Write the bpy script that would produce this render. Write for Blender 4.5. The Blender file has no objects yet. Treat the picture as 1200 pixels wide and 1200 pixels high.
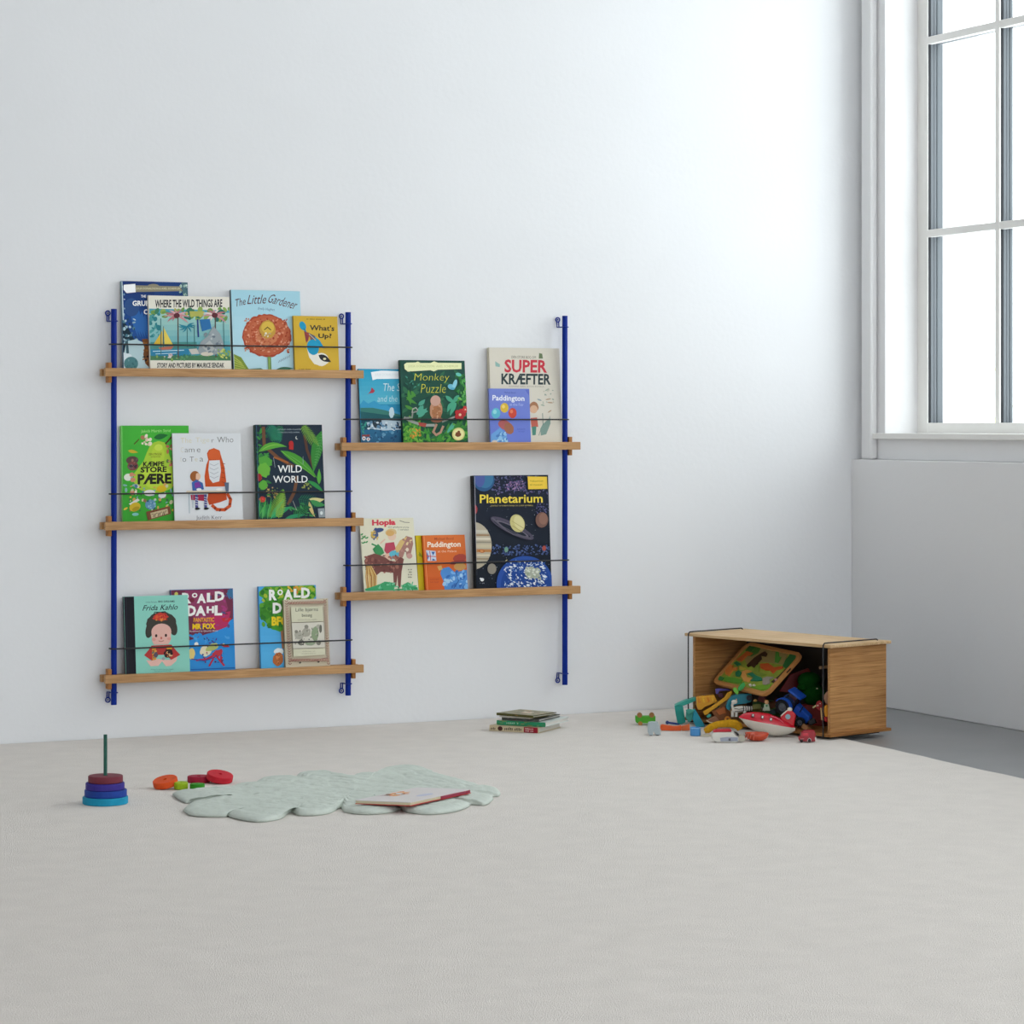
import bpy, math, random
from mathutils import Vector, Matrix
random.seed(7)
SC = bpy.context.scene
COL = SC.collection
# ------------------------------------------------------------------ camera
CAMX, CAMY, CAMZ = 0.0, -7.43, 0.917
YAW = math.radians(25.5); FPX = 3100.0; PX0, PY0 = 600.0, 498.0
cs, sn = math.cos(YAW), math.sin(YAW)
cam = bpy.data.cameras.new('camera'); camo = bpy.data.objects.new('camera', cam); COL.objects.link(camo)
cam.sensor_width = 36; cam.lens = FPX / 1200 * 36; cam.shift_y = -102 / 1200
cam.clip_start = .05; cam.clip_end = 200
camo.location = (CAMX, CAMY, CAMZ); camo.rotation_euler = (math.pi / 2, 0, -YAW)
SC.camera = camo
# ------------------------------------------------------------------ colour + light
SC.view_settings.view_transform = 'Standard'; SC.view_settings.look = 'None'
SC.view_settings.gamma = 1; SC.view_settings.use_curve_mapping = False
SC.view_settings.exposure = 0.1
SC.cycles.use_denoising = True
SC.cycles.max_bounces = 12; SC.cycles.diffuse_bounces = 7; SC.cycles.transparent_max_bounces = 12
SC.cycles.sample_clamp_indirect = 8
W = bpy.data.worlds.new('sky'); SC.world = W; W.use_nodes = True
bg = W.node_tree.nodes['Background']; bg.inputs[0].default_value = (.925, .957, 1.0, 1); bg.inputs[1].default_value = 4.6
WIN_Y = []          # filled in by the window section: (y0, y1) of each opening
WIN_POWER = 60
def window_light(y0, y1, z0, z1, X):
    l = bpy.data.lights.new('daylight_portal', 'AREA'); l.shape = 'RECTANGLE'
    l.size = z1 - z0; l.size_y = abs(y1 - y0); l.cycles.is_portal = True
    o = bpy.data.objects.new('daylight_portal', l); COL.objects.link(o)
    o.location = (X, (y0 + y1) / 2, (z0 + z1) / 2); o.rotation_euler = (0, math.pi / 2, 0)

# ------------------------------------------------------------------ pixel rays (positions are real points on real planes)
C0 = Vector((CAMX, CAMY, CAMZ))
def ray(px, py):
    k = (px - PX0) / FPX
    return Vector((sn + cs * k, cs - sn * k, (PY0 - py) / FPX))
def on_y(px, py, Y): r = ray(px, py); return C0 + r * ((Y - CAMY) / r.y)
def on_x(px, py, X): r = ray(px, py); return C0 + r * ((X - CAMX) / r.x)
def on_z(px, py, Z): r = ray(px, py); return C0 + r * ((Z - CAMZ) / r.z)
BO = Vector((3.953, -.366, 0)); BX = Vector((.262, -.965, 0)); BY = Vector((.965, .262, 0)); BROT = math.atan2(-.965, .262)
def at_box(px, py, w): r = ray(px, py); return C0 + r * ((w - (C0 - BO).dot(BY)) / r.dot(BY))
def at_t(px, py, t): return C0 + ray(px, py) * t
def depth(p): d = p - C0; return d.x * sn + d.y * cs

# ------------------------------------------------------------------ materials
def lin(h):
    if not isinstance(h, str): return h
    o = []
    for i in (0, 2, 4):
        c = int(h[i:i + 2], 16) / 255; o.append(c / 12.92 if c <= .04045 else ((c + .055) / 1.055) ** 2.4)
    return tuple(o)
def mat(name, color, rough=.5, spec=.5, metal=0, bump=0, bscale=200, vary=0, vscale=20):
    m = bpy.data.materials.new(name); m.use_nodes = True; nt = m.node_tree; b = nt.nodes['Principled BSDF']
    c = lin(color); b.inputs['Base Color'].default_value = (*c, 1); b.inputs['Roughness'].default_value = rough
    b.inputs['Specular IOR Level'].default_value = spec; b.inputs['Metallic'].default_value = metal
    tc = nt.nodes.new('ShaderNodeTexCoord')
    if vary:
        n = nt.nodes.new('ShaderNodeTexNoise'); n.inputs['Scale'].default_value = vscale; n.inputs['Detail'].default_value = 5
        nt.links.new(tc.outputs['Object'], n.inputs['Vector'])
        r = nt.nodes.new('ShaderNodeValToRGB'); r.color_ramp.elements[0].position = .3; r.color_ramp.elements[1].position = .7
        r.color_ramp.elements[0].color = (*[x * (1 - vary) for x in c], 1); r.color_ramp.elements[1].color = (*[min(1, x * (1 + vary)) for x in c], 1)
        nt.links.new(n.outputs['Fac'], r.inputs[0]); nt.links.new(r.outputs[0], b.inputs['Base Color'])
    if bump:
        n = nt.nodes.new('ShaderNodeTexNoise'); n.inputs['Scale'].default_value = bscale; n.inputs['Detail'].default_value = 4
        nt.links.new(tc.outputs['Object'], n.inputs['Vector'])
        bp = nt.nodes.new('ShaderNodeBump'); bp.inputs['Strength'].default_value = bump; bp.inputs['Distance'].default_value = .004
        nt.links.new(n.outputs['Fac'], bp.inputs['Height']); nt.links.new(bp.outputs[0], b.inputs['Normal'])
    return m
def oak(name, base, dark, axis='X', scale=1.0, rough=.5, contrast=.5, low=3.5):
    m = bpy.data.materials.new(name); m.use_nodes = True; nt = m.node_tree; b = nt.nodes['Principled BSDF']
    b.inputs['Roughness'].default_value = rough; b.inputs['Specular IOR Level'].default_value = .3
    tc = nt.nodes.new('ShaderNodeTexCoord'); mp = nt.nodes.new('ShaderNodeMapping')
    s = [45 * scale] * 3; s['XYZ'.index(axis)] = low; mp.inputs['Scale'].default_value = s
    n = nt.nodes.new('ShaderNodeTexNoise'); n.inputs['Scale'].default_value = 1; n.inputs['Detail'].default_value = 6; n.inputs['Distortion'].default_value = 1.2
    n2 = nt.nodes.new('ShaderNodeTexNoise'); n2.inputs['Scale'].default_value = 5; n2.inputs['Detail'].default_value = 3
    r = nt.nodes.new('ShaderNodeValToRGB'); r.color_ramp.elements[0].position = .5 - .3 * contrast - .05; r.color_ramp.elements[1].position = .62
    r.color_ramp.elements[0].color = (*lin(dark), 1); r.color_ramp.elements[1].color = (*lin(base), 1)
    mx = nt.nodes.new('ShaderNodeMath'); mx.operation = 'MULTIPLY_ADD'; mx.inputs[1].default_value = .35
    nt.links.new(tc.outputs['Object'], mp.inputs[0]); nt.links.new(mp.outputs[0], n.inputs['Vector']); nt.links.new(tc.outputs['Object'], n2.inputs['Vector'])
    nt.links.new(n2.outputs['Fac'], mx.inputs[0]); ad = nt.nodes.new('ShaderNodeMath'); ad.operation = 'MULTIPLY'; ad.inputs[1].default_value = .66
    nt.links.new(n.outputs['Fac'], ad.inputs[0]); nt.links.new(ad.outputs[0], mx.inputs[2])
    nt.links.new(mx.outputs[0], r.inputs[0]); nt.links.new(r.outputs[0], b.inputs['Base Color'])
    return m
PRINT = bpy.data.materials.new('printed_card'); PRINT.use_nodes = True
_a = PRINT.node_tree.nodes.new('ShaderNodeAttribute'); _a.attribute_name = 'Col'
_b = PRINT.node_tree.nodes['Principled BSDF']; PRINT.node_tree.links.new(_a.outputs['Color'], _b.inputs['Base Color'])
_b.inputs['Roughness'].default_value = .45; _b.inputs['Specular IOR Level'].default_value = .16
_mc = {}
def M(hexc, rough=.45, spec=.4, name=None):
    k = (hexc, rough, spec)
    if k not in _mc: _mc[k] = mat(name or 'paint_' + hexc, hexc, rough, spec)
    return _mc[k]
M_wall = mat('white_wall_paint', (.79, .80, .815), .75, .2, bump=.12, bscale=60, vary=.012, vscale=2.5)
M_wallr = mat('right_wall_paint', (.80, .80, .805), .75, .2, bump=.1, bscale=60)
M_ceil = mat('ceiling_paint', (.8, .8, .8), .9, .1)
M_white = mat('white_lacquer', (.84, .83, .80), .4, .4)
M_grey = mat('shaded_grey_aluminium', (.115, .13, .145), .5, .4)  # aluminium darkened: shade of the deep reveal is put into its grey
M_gask = mat('dark_gasket', (.018, .02, .024), .6, .3)
M_rug = mat('cream_wool', (.735, .69, .645), .95, .1, bump=.7, bscale=420, vary=.03, vscale=14)
M_conc = mat('grey_concrete', (.25, .252, .255), .38, .5, bump=.05, bscale=30, vary=.06, vscale=5)
M_blue = mat('cobalt_powder_coat', (.001, .022, .25), .4, .16)
M_black = mat('black_steel', (.012, .012, .014), .4, .5)
M_page = mat('paper_edge', (.72, .70, .65), .8, .1, bump=.4, bscale=500)
O_rail = oak('oiled_oak_rail', 'c39868', '91683f', 'X', 3, low=7)
O_peg = oak('oak_peg', 'b07840', '8a5628', 'Z', 1.2)
O_side = oak('oak_veneer_side', 'c9975f', '855529', 'Y', 3.2, contrast=.55, low=5)
O_top = oak('oak_veneer_top', 'dcbd93', 'bd9a6c', 'X', 2.5, contrast=.3)
O_in = oak('oak_veneer_inside', 'a8753f', '7c4e26', 'Y', 2.5, low=4)

# ------------------------------------------------------------------ mesh building
class MB:
    def __init__(s): s.v = []; s.f = []; s.m = []; s.sm = []
    def add(s, vs, fs, mi=0, T=None, smooth=False):
        o = len(s.v)
        for p in vs: s.v.append(tuple(T @ Vector(p)) if T else tuple(p))
        for f in fs: s.f.append([o + i for i in f]); s.m.append(mi); s.sm.append(smooth)
        return s
    def box(s, a, b, mi=0, T=None):
        x0, y0, z0 = [min(a[i], b[i]) for i in range(3)]; x1, y1, z1 = [max(a[i], b[i]) for i in range(3)]
        vs = [(x0,y0,z0),(x1,y0,z0),(x1,y1,z0),(x0,y1,z0),(x0,y0,z1),(x1,y0,z1),(x1,y1,z1),(x0,y1,z1)]
        return s.add(vs, [(0,3,2,1),(4,5,6,7),(0,1,5,4),(1,2,6,5),(2,3,7,6),(3,0,4,7)], mi, T)
    def prism(s, poly, y0, y1, mi=0, T=None):          # polygon in XZ, extruded along Y
        ar = sum(poly[i][0] * poly[(i + 1) % len(poly)][1] - poly[(i + 1) % len(poly)][0] * poly[i][1] for i in range(len(poly)))
        if ar < 0: poly = poly[::-1]
        n = len(poly); vs = [(p[0], y0, p[1]) for p in poly] + [(p[0], y1, p[1]) for p in poly]
        fs = [tuple(range(n)), tuple(range(2 * n - 1, n - 1, -1))] + [(i, n + i, n + (i + 1) % n, (i + 1) % n) for i in range(n)]
        return s.add(vs, fs, mi, T)
    def tube(s, path, r, n=10, mi=0, T=None, closed=False):
        P = [Vector(p) for p in path]; R = r if isinstance(r, (list, tuple)) else [r] * len(P)
        vs = []; fs = []; up = None; m = len(P)
        for i, p in enumerate(P):
            a = P[(i - 1) % m] if (closed or i > 0) else p; b = P[(i + 1) % m] if (closed or i < m - 1) else p
            t = (b - a).normalized()
            if up is None: up = t.orthogonal().normalized()
            up = (up - t * up.dot(t))
            up = up.normalized() if up.length > 1e-6 else t.orthogonal().normalized()
            sd = t.cross(up)
            for k in range(n):
                an = 2 * math.pi * k / n; vs.append(p + (up * math.cos(an) + sd * math.sin(an)) * R[i])
        for i in range(m if closed else m - 1):
            j = (i + 1) % m
            for k in range(n): fs.append((i*n + k, i*n + (k+1) % n, j*n + (k+1) % n, j*n + k))
        s.add(vs, fs, mi, T, True)
        if not closed:
            s.add(vs[:n], [tuple(range(n - 1, -1, -1))], mi, T); s.add(vs[-n:], [tuple(range(n))], mi, T)
        return s
    def lathe(s, prof, n=32, mi=0, T=None, smooth=False):   # prof (r,z) outside going up, closed loop if hollow
        vs = []; fs = []; m = len(prof)
        for r, z in prof:
            for k in range(n): a = 2 * math.pi * k / n; vs.append((r * math.cos(a), r * math.sin(a), z))
        for i in range(m - 1):
            for k in range(n): fs.append((i*n + k, i*n + (k+1) % n, (i+1)*n + (k+1) % n, (i+1)*n + k))
        return s.add(vs, fs, mi, T, smooth)
    def ell(s, c, r, mi=0, T=None, n=16, zlo=-1, zhi=1):
        vs = []; fs = []; m = n // 2; a0 = math.asin(zlo); a1 = math.asin(zhi)
        for i in range(m + 1):
            a = a0 + (a1 - a0) * i / m
            for k in range(n):
                b = 2 * math.pi * k / n
                vs.append((c[0] + r[0] * math.cos(a) * math.cos(b), c[1] + r[1] * math.cos(a) * math.sin(b), c[2] + r[2] * math.sin(a)))
        for i in range(m):
            for k in range(n): fs.append((i*n + k, i*n + (k+1) % n, (i+1)*n + (k+1) % n, (i+1)*n + k))
        if zlo > -1: fs.append(tuple(range(n - 1, -1, -1)))
        if zhi < 1: fs.append(tuple(m * n + k for k in range(n)))
        return s.add(vs, fs, mi, T, True)
    def build(s, name, mats, parent=None, bevel=0, label=None, colors=None):
        me = bpy.data.meshes.new(name); me.from_pydata([tuple(v) for v in s.v], [], s.f)
        if not isinstance(mats, (list, tuple)): mats = [mats]
        for m in mats: me.materials.append(m)
        me.polygons.foreach_set('material_index', s.m); me.polygons.foreach_set('use_smooth', s.sm)
        if colors:
            at = me.color_attributes.new('Col', 'FLOAT_COLOR', 'CORNER'); buf = []
            for p, c in zip(me.polygons, colors): buf += [*c, 1.0] * p.loop_total
            at.data.foreach_set('color', buf)
        me.update(); o = bpy.data.objects.new(name, me); COL.objects.link(o)
        if parent: o.parent = parent
        if bevel:
            b = o.modifiers.new('bevel', 'BEVEL'); b.width = bevel; b.segments = 2; b.limit_method = 'ANGLE'
        if label: o['label'] = label
        return o
def thing(name, label, cat, loc=(0, 0, 0), rot=(0, 0, 0), group=None):
    o = bpy.data.objects.new(name, None); COL.objects.link(o); o.empty_display_size = .02
    o.location = loc; o.rotation_euler = rot; o['label'] = label; o['category'] = cat
    if group: o['group'] = group
    return o
def tag(o, label, cat, group=None, kind=None):
    o['label'] = label; o['category'] = cat
    if group: o['group'] = group
    if kind: o['kind'] = kind
    return o
def struct(o): o['kind'] = 'structure'; return o
def bx(name, a, b, m, parent=None, bevel=0, T=None): return MB().box(a, b, 0, T).build(name, m, parent, bevel)

# ------------------------------------------------------------------ room
XW, XL, XR = 4.83, 4.79, 4.955
struct(bx('floor', (-4, -9.5, -.1), (5.2, .2, 0), M_conc))
struct(bx('ceiling', (-4, -9.5, 3.2), (5.2, .2, 3.3), M_ceil))
struct(bx('wall_back', (-4, 0, 0), (5.2, .2, 3.2), M_wall))
struct(bx('wall_left', (-4.2, -9.5, 0), (-4, .2, 3.2), M_wall))
FW = (.4, 4.3, .8, 2.95)  # unseen wide opening behind the camera, added for soft frontal fill light
w = MB(); w.box((-4, -9.7, 0), (5.2, -9.5, FW[2])); w.box((-4, -9.7, FW[3]), (5.2, -9.5, 3.2)); w.box((-4, -9.7, FW[2]), (FW[0], -9.5, FW[3])); w.box((FW[1], -9.7, FW[2]), (5.2, -9.5, FW[3]))
struct(w.build('wall_front', M_wall))
_l = bpy.data.lights.new('daylight_portal', 'AREA'); _l.shape = 'RECTANGLE'; _l.size = FW[1] - FW[0]; _l.size_y = FW[3] - FW[2]; _l.cycles.is_portal = True
_o = bpy.data.objects.new('daylight_portal', _l); COL.objects.link(_o); _o.location = ((FW[0] + FW[1]) / 2, -9.62, (FW[2] + FW[3]) / 2); _o.rotation_euler = (math.pi / 2, 0, 0)
yr = on_x(1037, 400, XW).y                                  # far edge of the window reveal
XG = (lambda r: (yr - CAMY) / r.y * r.x)(ray(1075, 400))    # plane of the window
z_led = on_x(1060, 539.5, XL).z; z_sb = on_x(1037, 514.5, XW - .02).z; z_st = on_x(1100, 508, XW - .02).z
WTOP = 2.95
op = [(yr, yr - 2.05), (yr - 2.75, yr - 4.8), (yr - 5.5, yr - 7.55)]
w = MB()
w.box((XL, 0, 0), (5.2, -9.5, z_led))                       # low panel below the ledge
w.box((XW, 0, z_led), (5.2, -9.5, z_st - .008))
w.box((XW, 0, WTOP), (5.2, -9.5, 3.2))
ys = [0] + [v for o in op for v in o] + [-9.5]
for i in range(0, len(ys), 2): w.box((XW, ys[i], z_st - .008), (5.2, ys[i + 1], WTOP))
struct(w.build('wall_right', M_wallr, None, .003))
pa = on_x(1011.5, 400, XW - .02).y; pb = on_x(1023, 400, XW - .02).y
struct(bx('trim_1', (XW - .03, pa, z_led + .001), (XW - .001, pb, 3.199), M_wallr, None, .008))
# windows
M_pane = bpy.data.materials.new('window_glass'); M_pane.use_nodes = True
_n = M_pane.node_tree; _n.nodes.clear()
_o = _n.nodes.new('ShaderNodeOutputMaterial'); _mx = _n.nodes.new('ShaderNodeMixShader'); _t = _n.nodes.new('ShaderNodeBsdfTransparent'); _g = _n.nodes.new('ShaderNodeBsdfGlossy')
_t.inputs[0].default_value = (.96, .98, .97, 1); _g.inputs['Roughness'].default_value = .02; _mx.inputs[0].default_value = .05
_n.links.new(_t.outputs[0], _mx.inputs[1]); _n.links.new(_g.outputs[0], _mx.inputs[2]); _n.links.new(_mx.outputs[0], _o.inputs[0])
yf = on_x(1087, 400, XG).y; ym0 = on_x(1167, 400, XG).y; ym1 = on_x(1172, 400, XG).y
zm1 = on_x(1087, 269.5, XG).z; zm0 = on_x(1087, 278, XG).z; zb = on_x(1130, 495.5, XG).z
pitch = yf - ym1 + .0; pw = zm1 - zb
for i, (ya, yb) in enumerate(op):
    r = thing('window_%d' % (i + 1), '', 'window'); del r['label']; del r['category']; r['kind'] = 'structure'
    off = ya - yr
    fr = MB(); ro = MB(); gl = MB()
    fr.box((XG, ya, z_st - .004), (XG + .003, yf + off, WTOP)); fr.box((XG, yb, z_st - .004), (XG + .02, yb + .05, WTOP))
    fr.box((XG, yf + off, z_st - .004), (XG + .02, yb + .05, zb)); fr.box((XG, yf + off, WTOP - .05), (XG + .02, yb + .05, WTOP))
    y = ym0 + off
    vs = []
    while y > yb + .1: vs.append(y); fr.box((XG - .004, y, zb), (XG + .003, y - (ym0 - ym1), WTOP)); y -= pitch
    z = zm0; hs = []
    while z < WTOP - .1: hs.append(z); fr.box((XG - .002, yf + off, z), (XG + .02, yb, z + zm1 - zm0)); z += pw
    fr.build('window_frame', M_white, r, .0015)
    gk = MB()
    for y in [yf + off] + [v - (ym0 - ym1) for v in vs]:
        gk.box((XG + .003, y + .0005, zb), (XG + .012, y + .014, WTOP))
        ro.box((XG + .012, y - .0008, zb - .01), (XG + .024, y + .014, WTOP)); ro.box((XG + .0255, y + .0005, zb - .01), (XG + .036, y + .014, WTOP)); ro.box((XG + .0375, y - .0005, zb - .01), (XG + .049, y + .014, WTOP))
    gk.build('gasket', M_gask, r)
    for z in hs: ro.box((XG + .02, yf + off, z + .004), (XG + .06, yb, z + zm1 - zm0 - .004))
    ro.box((XG + .02, ya, z_st - .05), (XG + .07, yb, zb - .002))
    ro.box((XG + .0031, ya, zb - .002), (XG + .07, yf + off + .014, WTOP))
    ro.build('outer_sash', M_grey, r, .001)
    gl.box((XG + .034, ya, zb - .01), (XG + .036, yb, WTOP)).build('pane', M_pane, r)
    s_ = bx('window_sill', (XW - .022, ya + .04, z_sb), (XG + .001, yb - .04, z_st), M_white, r, .002)
    window_light(ya, yb, z_st, WTOP, XG + .1)
# ------------------------------------------------------------------ rug
def rug_edge(y): return 4.225 + (-.052 / .884) * (-y) + .003 * math.sin(y * 9) + .002 * math.sin(y * 31)
rg = MB(); edge = []
yy = [-0.004 - i * .08 for i in range(115)]
for y in yy: edge.append((rug_edge(y), y))
n = len(edge); vs = []
for (x, y) in edge: vs += [(-3.9, y, .001), (-3.9, y, .008), (x - .004, y, .008), (x, y, .005), (x, y, .001)]
fs = []
for i in range(n - 1):
    for k in range(4): a = i * 5 + k; fs.append((a, a + 5, a + 6, a + 1))
fs += [(0, 1, 2, 3, 4), tuple((n - 1) * 5 + k for k in (4, 3, 2, 1, 0))]
rg.add(vs, [f[::-1] for f in fs])
rugo = tag(rg.build('rug', M_rug), 'large cream wool rug covering the floor up to the back wall', 'rug')
ZR = .008

# ------------------------------------------------------------------ wall shelf: uprights, rails, wires
UY = -.040; UR = .0085
upx = [2.251, 2.979, 3.708]; upz = [(.109, 1.252), (.104, 1.256), (.105, 1.258)]
ulab = ['blue round wall upright at the left end of the shelving', 'blue round wall upright in the middle carrying both shelf columns', 'blue round wall upright at the right end of the shelving']
for x, (z0, z1), lb in zip(upx, upz, ulab):
    t = thing('shelf_upright', lb, 'shelf upright', (x, UY, z0), group='blue uprights of the wall shelving')
    h = z1 - z0
    MB().tube([(0, 0, 0), (0, 0, h)], UR, 20).build('tube', M_blue, t)
    for zc, sgn in ((h - .035, 1), (.035, -1)):
        hk = MB(); ring = []
        for k in range(15): a = -math.pi * .25 + k / 14 * math.pi * 1.5; ring.append((math.cos(a) * (UR + .002), math.sin(a) * (UR + .002), zc))
        ring = [(p[1], -p[0], p[2]) for p in ring]
        hk.tube(ring, .0018, 8)
        hk.tube([ring[0], (-.006, .02, zc), (-.004, .034, zc), (-.004, .036, zc + sgn * .018)], .0018, 8)
        hk.tube([ring[-1], (-.009, .022, zc), (-.010, .034, zc), (-.010, .036, zc + sgn * .018)], .0018, 8)
        eye = [(-.007 + math.cos(a) * .0068, .036, zc + sgn * .024 + math.sin(a) * .0068) for a in [k / 14 * 2 * math.pi for k in range(14)]]
        hk.tube(eye, .0019, 8, closed=True)
        hk.build('wall_hook', M_blue, t)
        MB().lathe([(0, 0), (.0022, 0), (.002, .001), (0, .0015)], 14, 0, Matrix.Translation((-.007, .0375, zc + sgn * .024)) @ Matrix.Rotation(math.pi / 2, 4, 'X'), True).build('screw', M_blue, t)
shelves = [  # z top of rail, px left, px right, upright pair, label, wire z
    (1.081, 123.5, 426.5, 0, 'oak shelf rail at the top of the left column', 1.150),
    (.638, 123.5, 426.5, 0, 'oak shelf rail in the middle of the left column', .718),
    (.197, 123.5, 426.5, 0, 'oak shelf rail at the bottom of the left column', .271),
    (.864, 400.6, 680.6, 1, 'upper oak shelf rail of the right column', .934),
    (.4145, 400.6, 680.6, 1, 'lower oak shelf rail of the right column', .495)]
wlab = ['black wire across the top left shelf of books', 'black wire across the middle left shelf of books', 'black wire across the bottom left shelf of books',
        'black wire across the upper right shelf of books', 'black wire across the lower right shelf of books']
ZB = []
for (zt, pl, pr, u, lb, wz), wl in zip(shelves, wlab):
    x0 = on_y(pl, 500, -.066).x; x1 = on_y(pr, 500, -.066).x
    xa, xb = upx[u], upx[u + 1]
    t = thing('book_shelf', lb, 'shelf', ((x0 + x1) / 2, -.035, zt - .024), group='oak shelves of the wall shelving')
    T = Matrix.Translation((-(x0 + x1) / 2, .035, 0))
    MB().box((x0, -.0655, 0), (x1, -.0508, .024), 0, T).build('front_rail', O_rail, t, .0012)
    MB().box((x0, -.025, .001), (x1, -.008, .022), 0, T).build('back_rail', O_rail, t, .0012)
    MB().box((xa + UR + .0005, -.0507, .012), (xb - UR - .0005, -.0252, .021), 0, T).build('shelf_board', O_rail, t)
    for xx, sg in ((xa - UR - .0065, -1), (xb + UR + .0065, 1)):
        MB().box((xx - .0055, -.0506, -.018), (xx + .0055, -.0255, .040), 0, T).build('peg', O_peg, t, .001)
    ZB.append(zt - .003)
    yw = UY - UR - .0022
    pth = [(xa - UR - .0025, UY + .008, wz), (xa - UR - .0025, UY - .004, wz), (xa - .006, yw, wz), (xa, yw - .0003, wz), (xb, yw - .0003, wz), (xb + .006, yw, wz), (xb + UR + .0025, UY - .004, wz), (xb + UR + .0025, UY + .008, wz)]
    tag(MB().tube(pth, .0023, 8).build('retaining_wire', M_black), wl, 'wire', 'black wires holding the books')
ST, SM, SB, RT, RB = ZB

# ------------------------------------------------------------------ printed covers
_tc = {}
def text_polys(s, bold):
    k = (s, bold)
    if k not in _tc:
        cu = bpy.data.curves.new('t', 'FONT'); cu.body = s; cu.size = 1; cu.offset = bold; cu.resolution_u = 2; cu.fill_mode = 'FRONT' if hasattr(cu, 'fill_mode') else cu.fill_mode
        ob = bpy.data.objects.new('t', cu); me = bpy.data.meshes.new_from_object(ob)
        vs = [(v.co.x, v.co.y) for v in me.vertices]; ps = [tuple(p.vertices) for p in me.polygons if p.normal.z > 0 or True]
        bpy.data.objects.remove(ob); bpy.data.curves.remove(cu); bpy.data.meshes.remove(me)
        if vs:
            mx = min(v[0] for v in vs); my = min(v[1] for v in vs); sx = max(v[0] for v in vs) - mx; sy = max(v[1] for v in vs) - my
            vs = [((v[0] - mx) / sx, (v[1] - my) / sy) for v in vs]
        _tc[k] = (vs, ps)
    return _tc[k]
def clip(poly):
    for ax, lim, keep in ((0, 0.004, 1), (0, .996, -1), (1, 0.003, 1), (1, .997, -1)):
        out = []
        for i in range(len(poly)):
            a, b = poly[i - 1], poly[i]; ia = (a[ax] - lim) * keep >= 0; ib = (b[ax] - lim) * keep >= 0
            if ia != ib:
                t = (lim - a[ax]) / (b[ax] - a[ax]); out.append((a[0] + (b[0] - a[0]) * t, a[1] + (b[1] - a[1]) * t))
            if ib: out.append(b)
        poly = out
        if len(poly) < 3: return []
    return poly
class Art:
    """flat print: shapes given in the coordinates of a quad TL,TR,BL,BR, kept as (u,v) polygons with a colour and a layer"""
    def __init__(s, TL, TR, BL, BR): s.q = (TL, TR, BL, BR); s.items = []; s.ly = 0; s.rnd = random.Random(int(TL[0] * 13 + TL[1]))
    def uv(s, x, y):
        TL, TR, BL, BR = s.q; u = v = .5
        for _ in range(8):
            fx = TL[0]*(1-u)*(1-v) + TR[0]*u*(1-v) + BL[0]*(1-u)*v + BR[0]*u*v - x
            fy = TL[1]*(1-u)*(1-v) + TR[1]*u*(1-v) + BL[1]*(1-u)*v + BR[1]*u*v - y
            a = (TR[0]-TL[0])*(1-v) + (BR[0]-BL[0])*v; b = (BL[0]-TL[0])*(1-u) + (BR[0]-TR[0])*u
            c = (TR[1]-TL[1])*(1-v) + (BR[1]-BL[1])*v; d = (BL[1]-TL[1])*(1-u) + (BR[1]-TR[1])*u
            D = a * d - b * c; u -= (d * fx - b * fy) / D; v -= (-c * fx + a * fy) / D
        return (u, 1 - v)
    def raw(s, col, pts, new=True):
        if new: s.ly += 1
        q = clip([s.uv(*p) for p in pts])
        if q: s.items.append((lin(col), s.ly, q))
    def p(s, col, *xy): s.raw(col, [(xy[i], xy[i + 1]) for i in range(0, len(xy), 2)])
    def e(s, col, cx, cy, rx, ry, rot=0, n=20, new=True, wob=0):
        a = math.radians(rot); pts = []
        for k in range(n):
            t = 2 * math.pi * k / n; r = 1 + wob * s.rnd.uniform(-1, 1); x = rx * math.cos(t) * r; y = ry * math.sin(t) * r
            pts.append((cx + x * math.cos(a) - y * math.sin(a), cy + x * math.sin(a) + y * math.cos(a)))
        s.raw(col, pts, new)
    def l(s, col, wd, *xy, new=True):
        P = [(xy[i], xy[i + 1]) for i in range(0, len(xy), 2)]
        if new: s.ly += 1
        for i in range(len(P) - 1):
            (x0, y0), (x1, y1) = P[i], P[i + 1]; L = math.hypot(x1 - x0, y1 - y0) or 1; nx, ny = -(y1 - y0) / L * wd / 2, (x1 - x0) / L * wd / 2
            ex, ey = (x1 - x0) / L * wd * .3, (y1 - y0) / L * wd * .3
            s.raw(col, [(x0 - ex + nx, y0 - ey + ny), (x1 + ex + nx, y1 + ey + ny), (x1 + ex - nx, y1 + ey - ny), (x0 - ex - nx, y0 - ey - ny)], False)
            s.ly += .15
    def leaf(s, col, x0, y0, x1, y1, wd, bend=0, new=True):
        n = 7; L = math.hypot(x1 - x0, y1 - y0) or 1; nx, ny = -(y1 - y0) / L, (x1 - x0) / L; up = []; dn = []
        for i in range(n + 1):
            t = i / n; b = bend * 4 * t * (1 - t); h = wd / 2 * math.sin(math.pi * t ** .8)
            x = x0 + (x1 - x0) * t + nx * b; y = y0 + (y1 - y0) * t + ny * b
            up.append((x + nx * h, y + ny * h)); dn.append((x - nx * h, y - ny * h))
        s.raw(col, up + dn[-2:0:-1], new)
    def sc(s, n, cols, x0, y0, x1, y1, size, kind='e', ang=None):
        for i in range(n):
            x = s.rnd.uniform(x0, x1); y = s.rnd.uniform(y0, y1); c = s.rnd.choice(cols); z = size * s.rnd.uniform(.5, 1.2); s.ly += .3
            if kind == 'e': s.e(c, x, y, z, z * s.rnd.uniform(.4, .9), s.rnd.uniform(0, 180), 9, False)
            else:
                a = s.rnd.uniform(0, 6.28) if ang is None else math.radians(ang + s.rnd.uniform(-30, 30)); s.leaf(c, x, y, x + math.cos(a) * z * 2.6, y + math.sin(a) * z * 2.6, z, z * .2, False)
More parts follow.
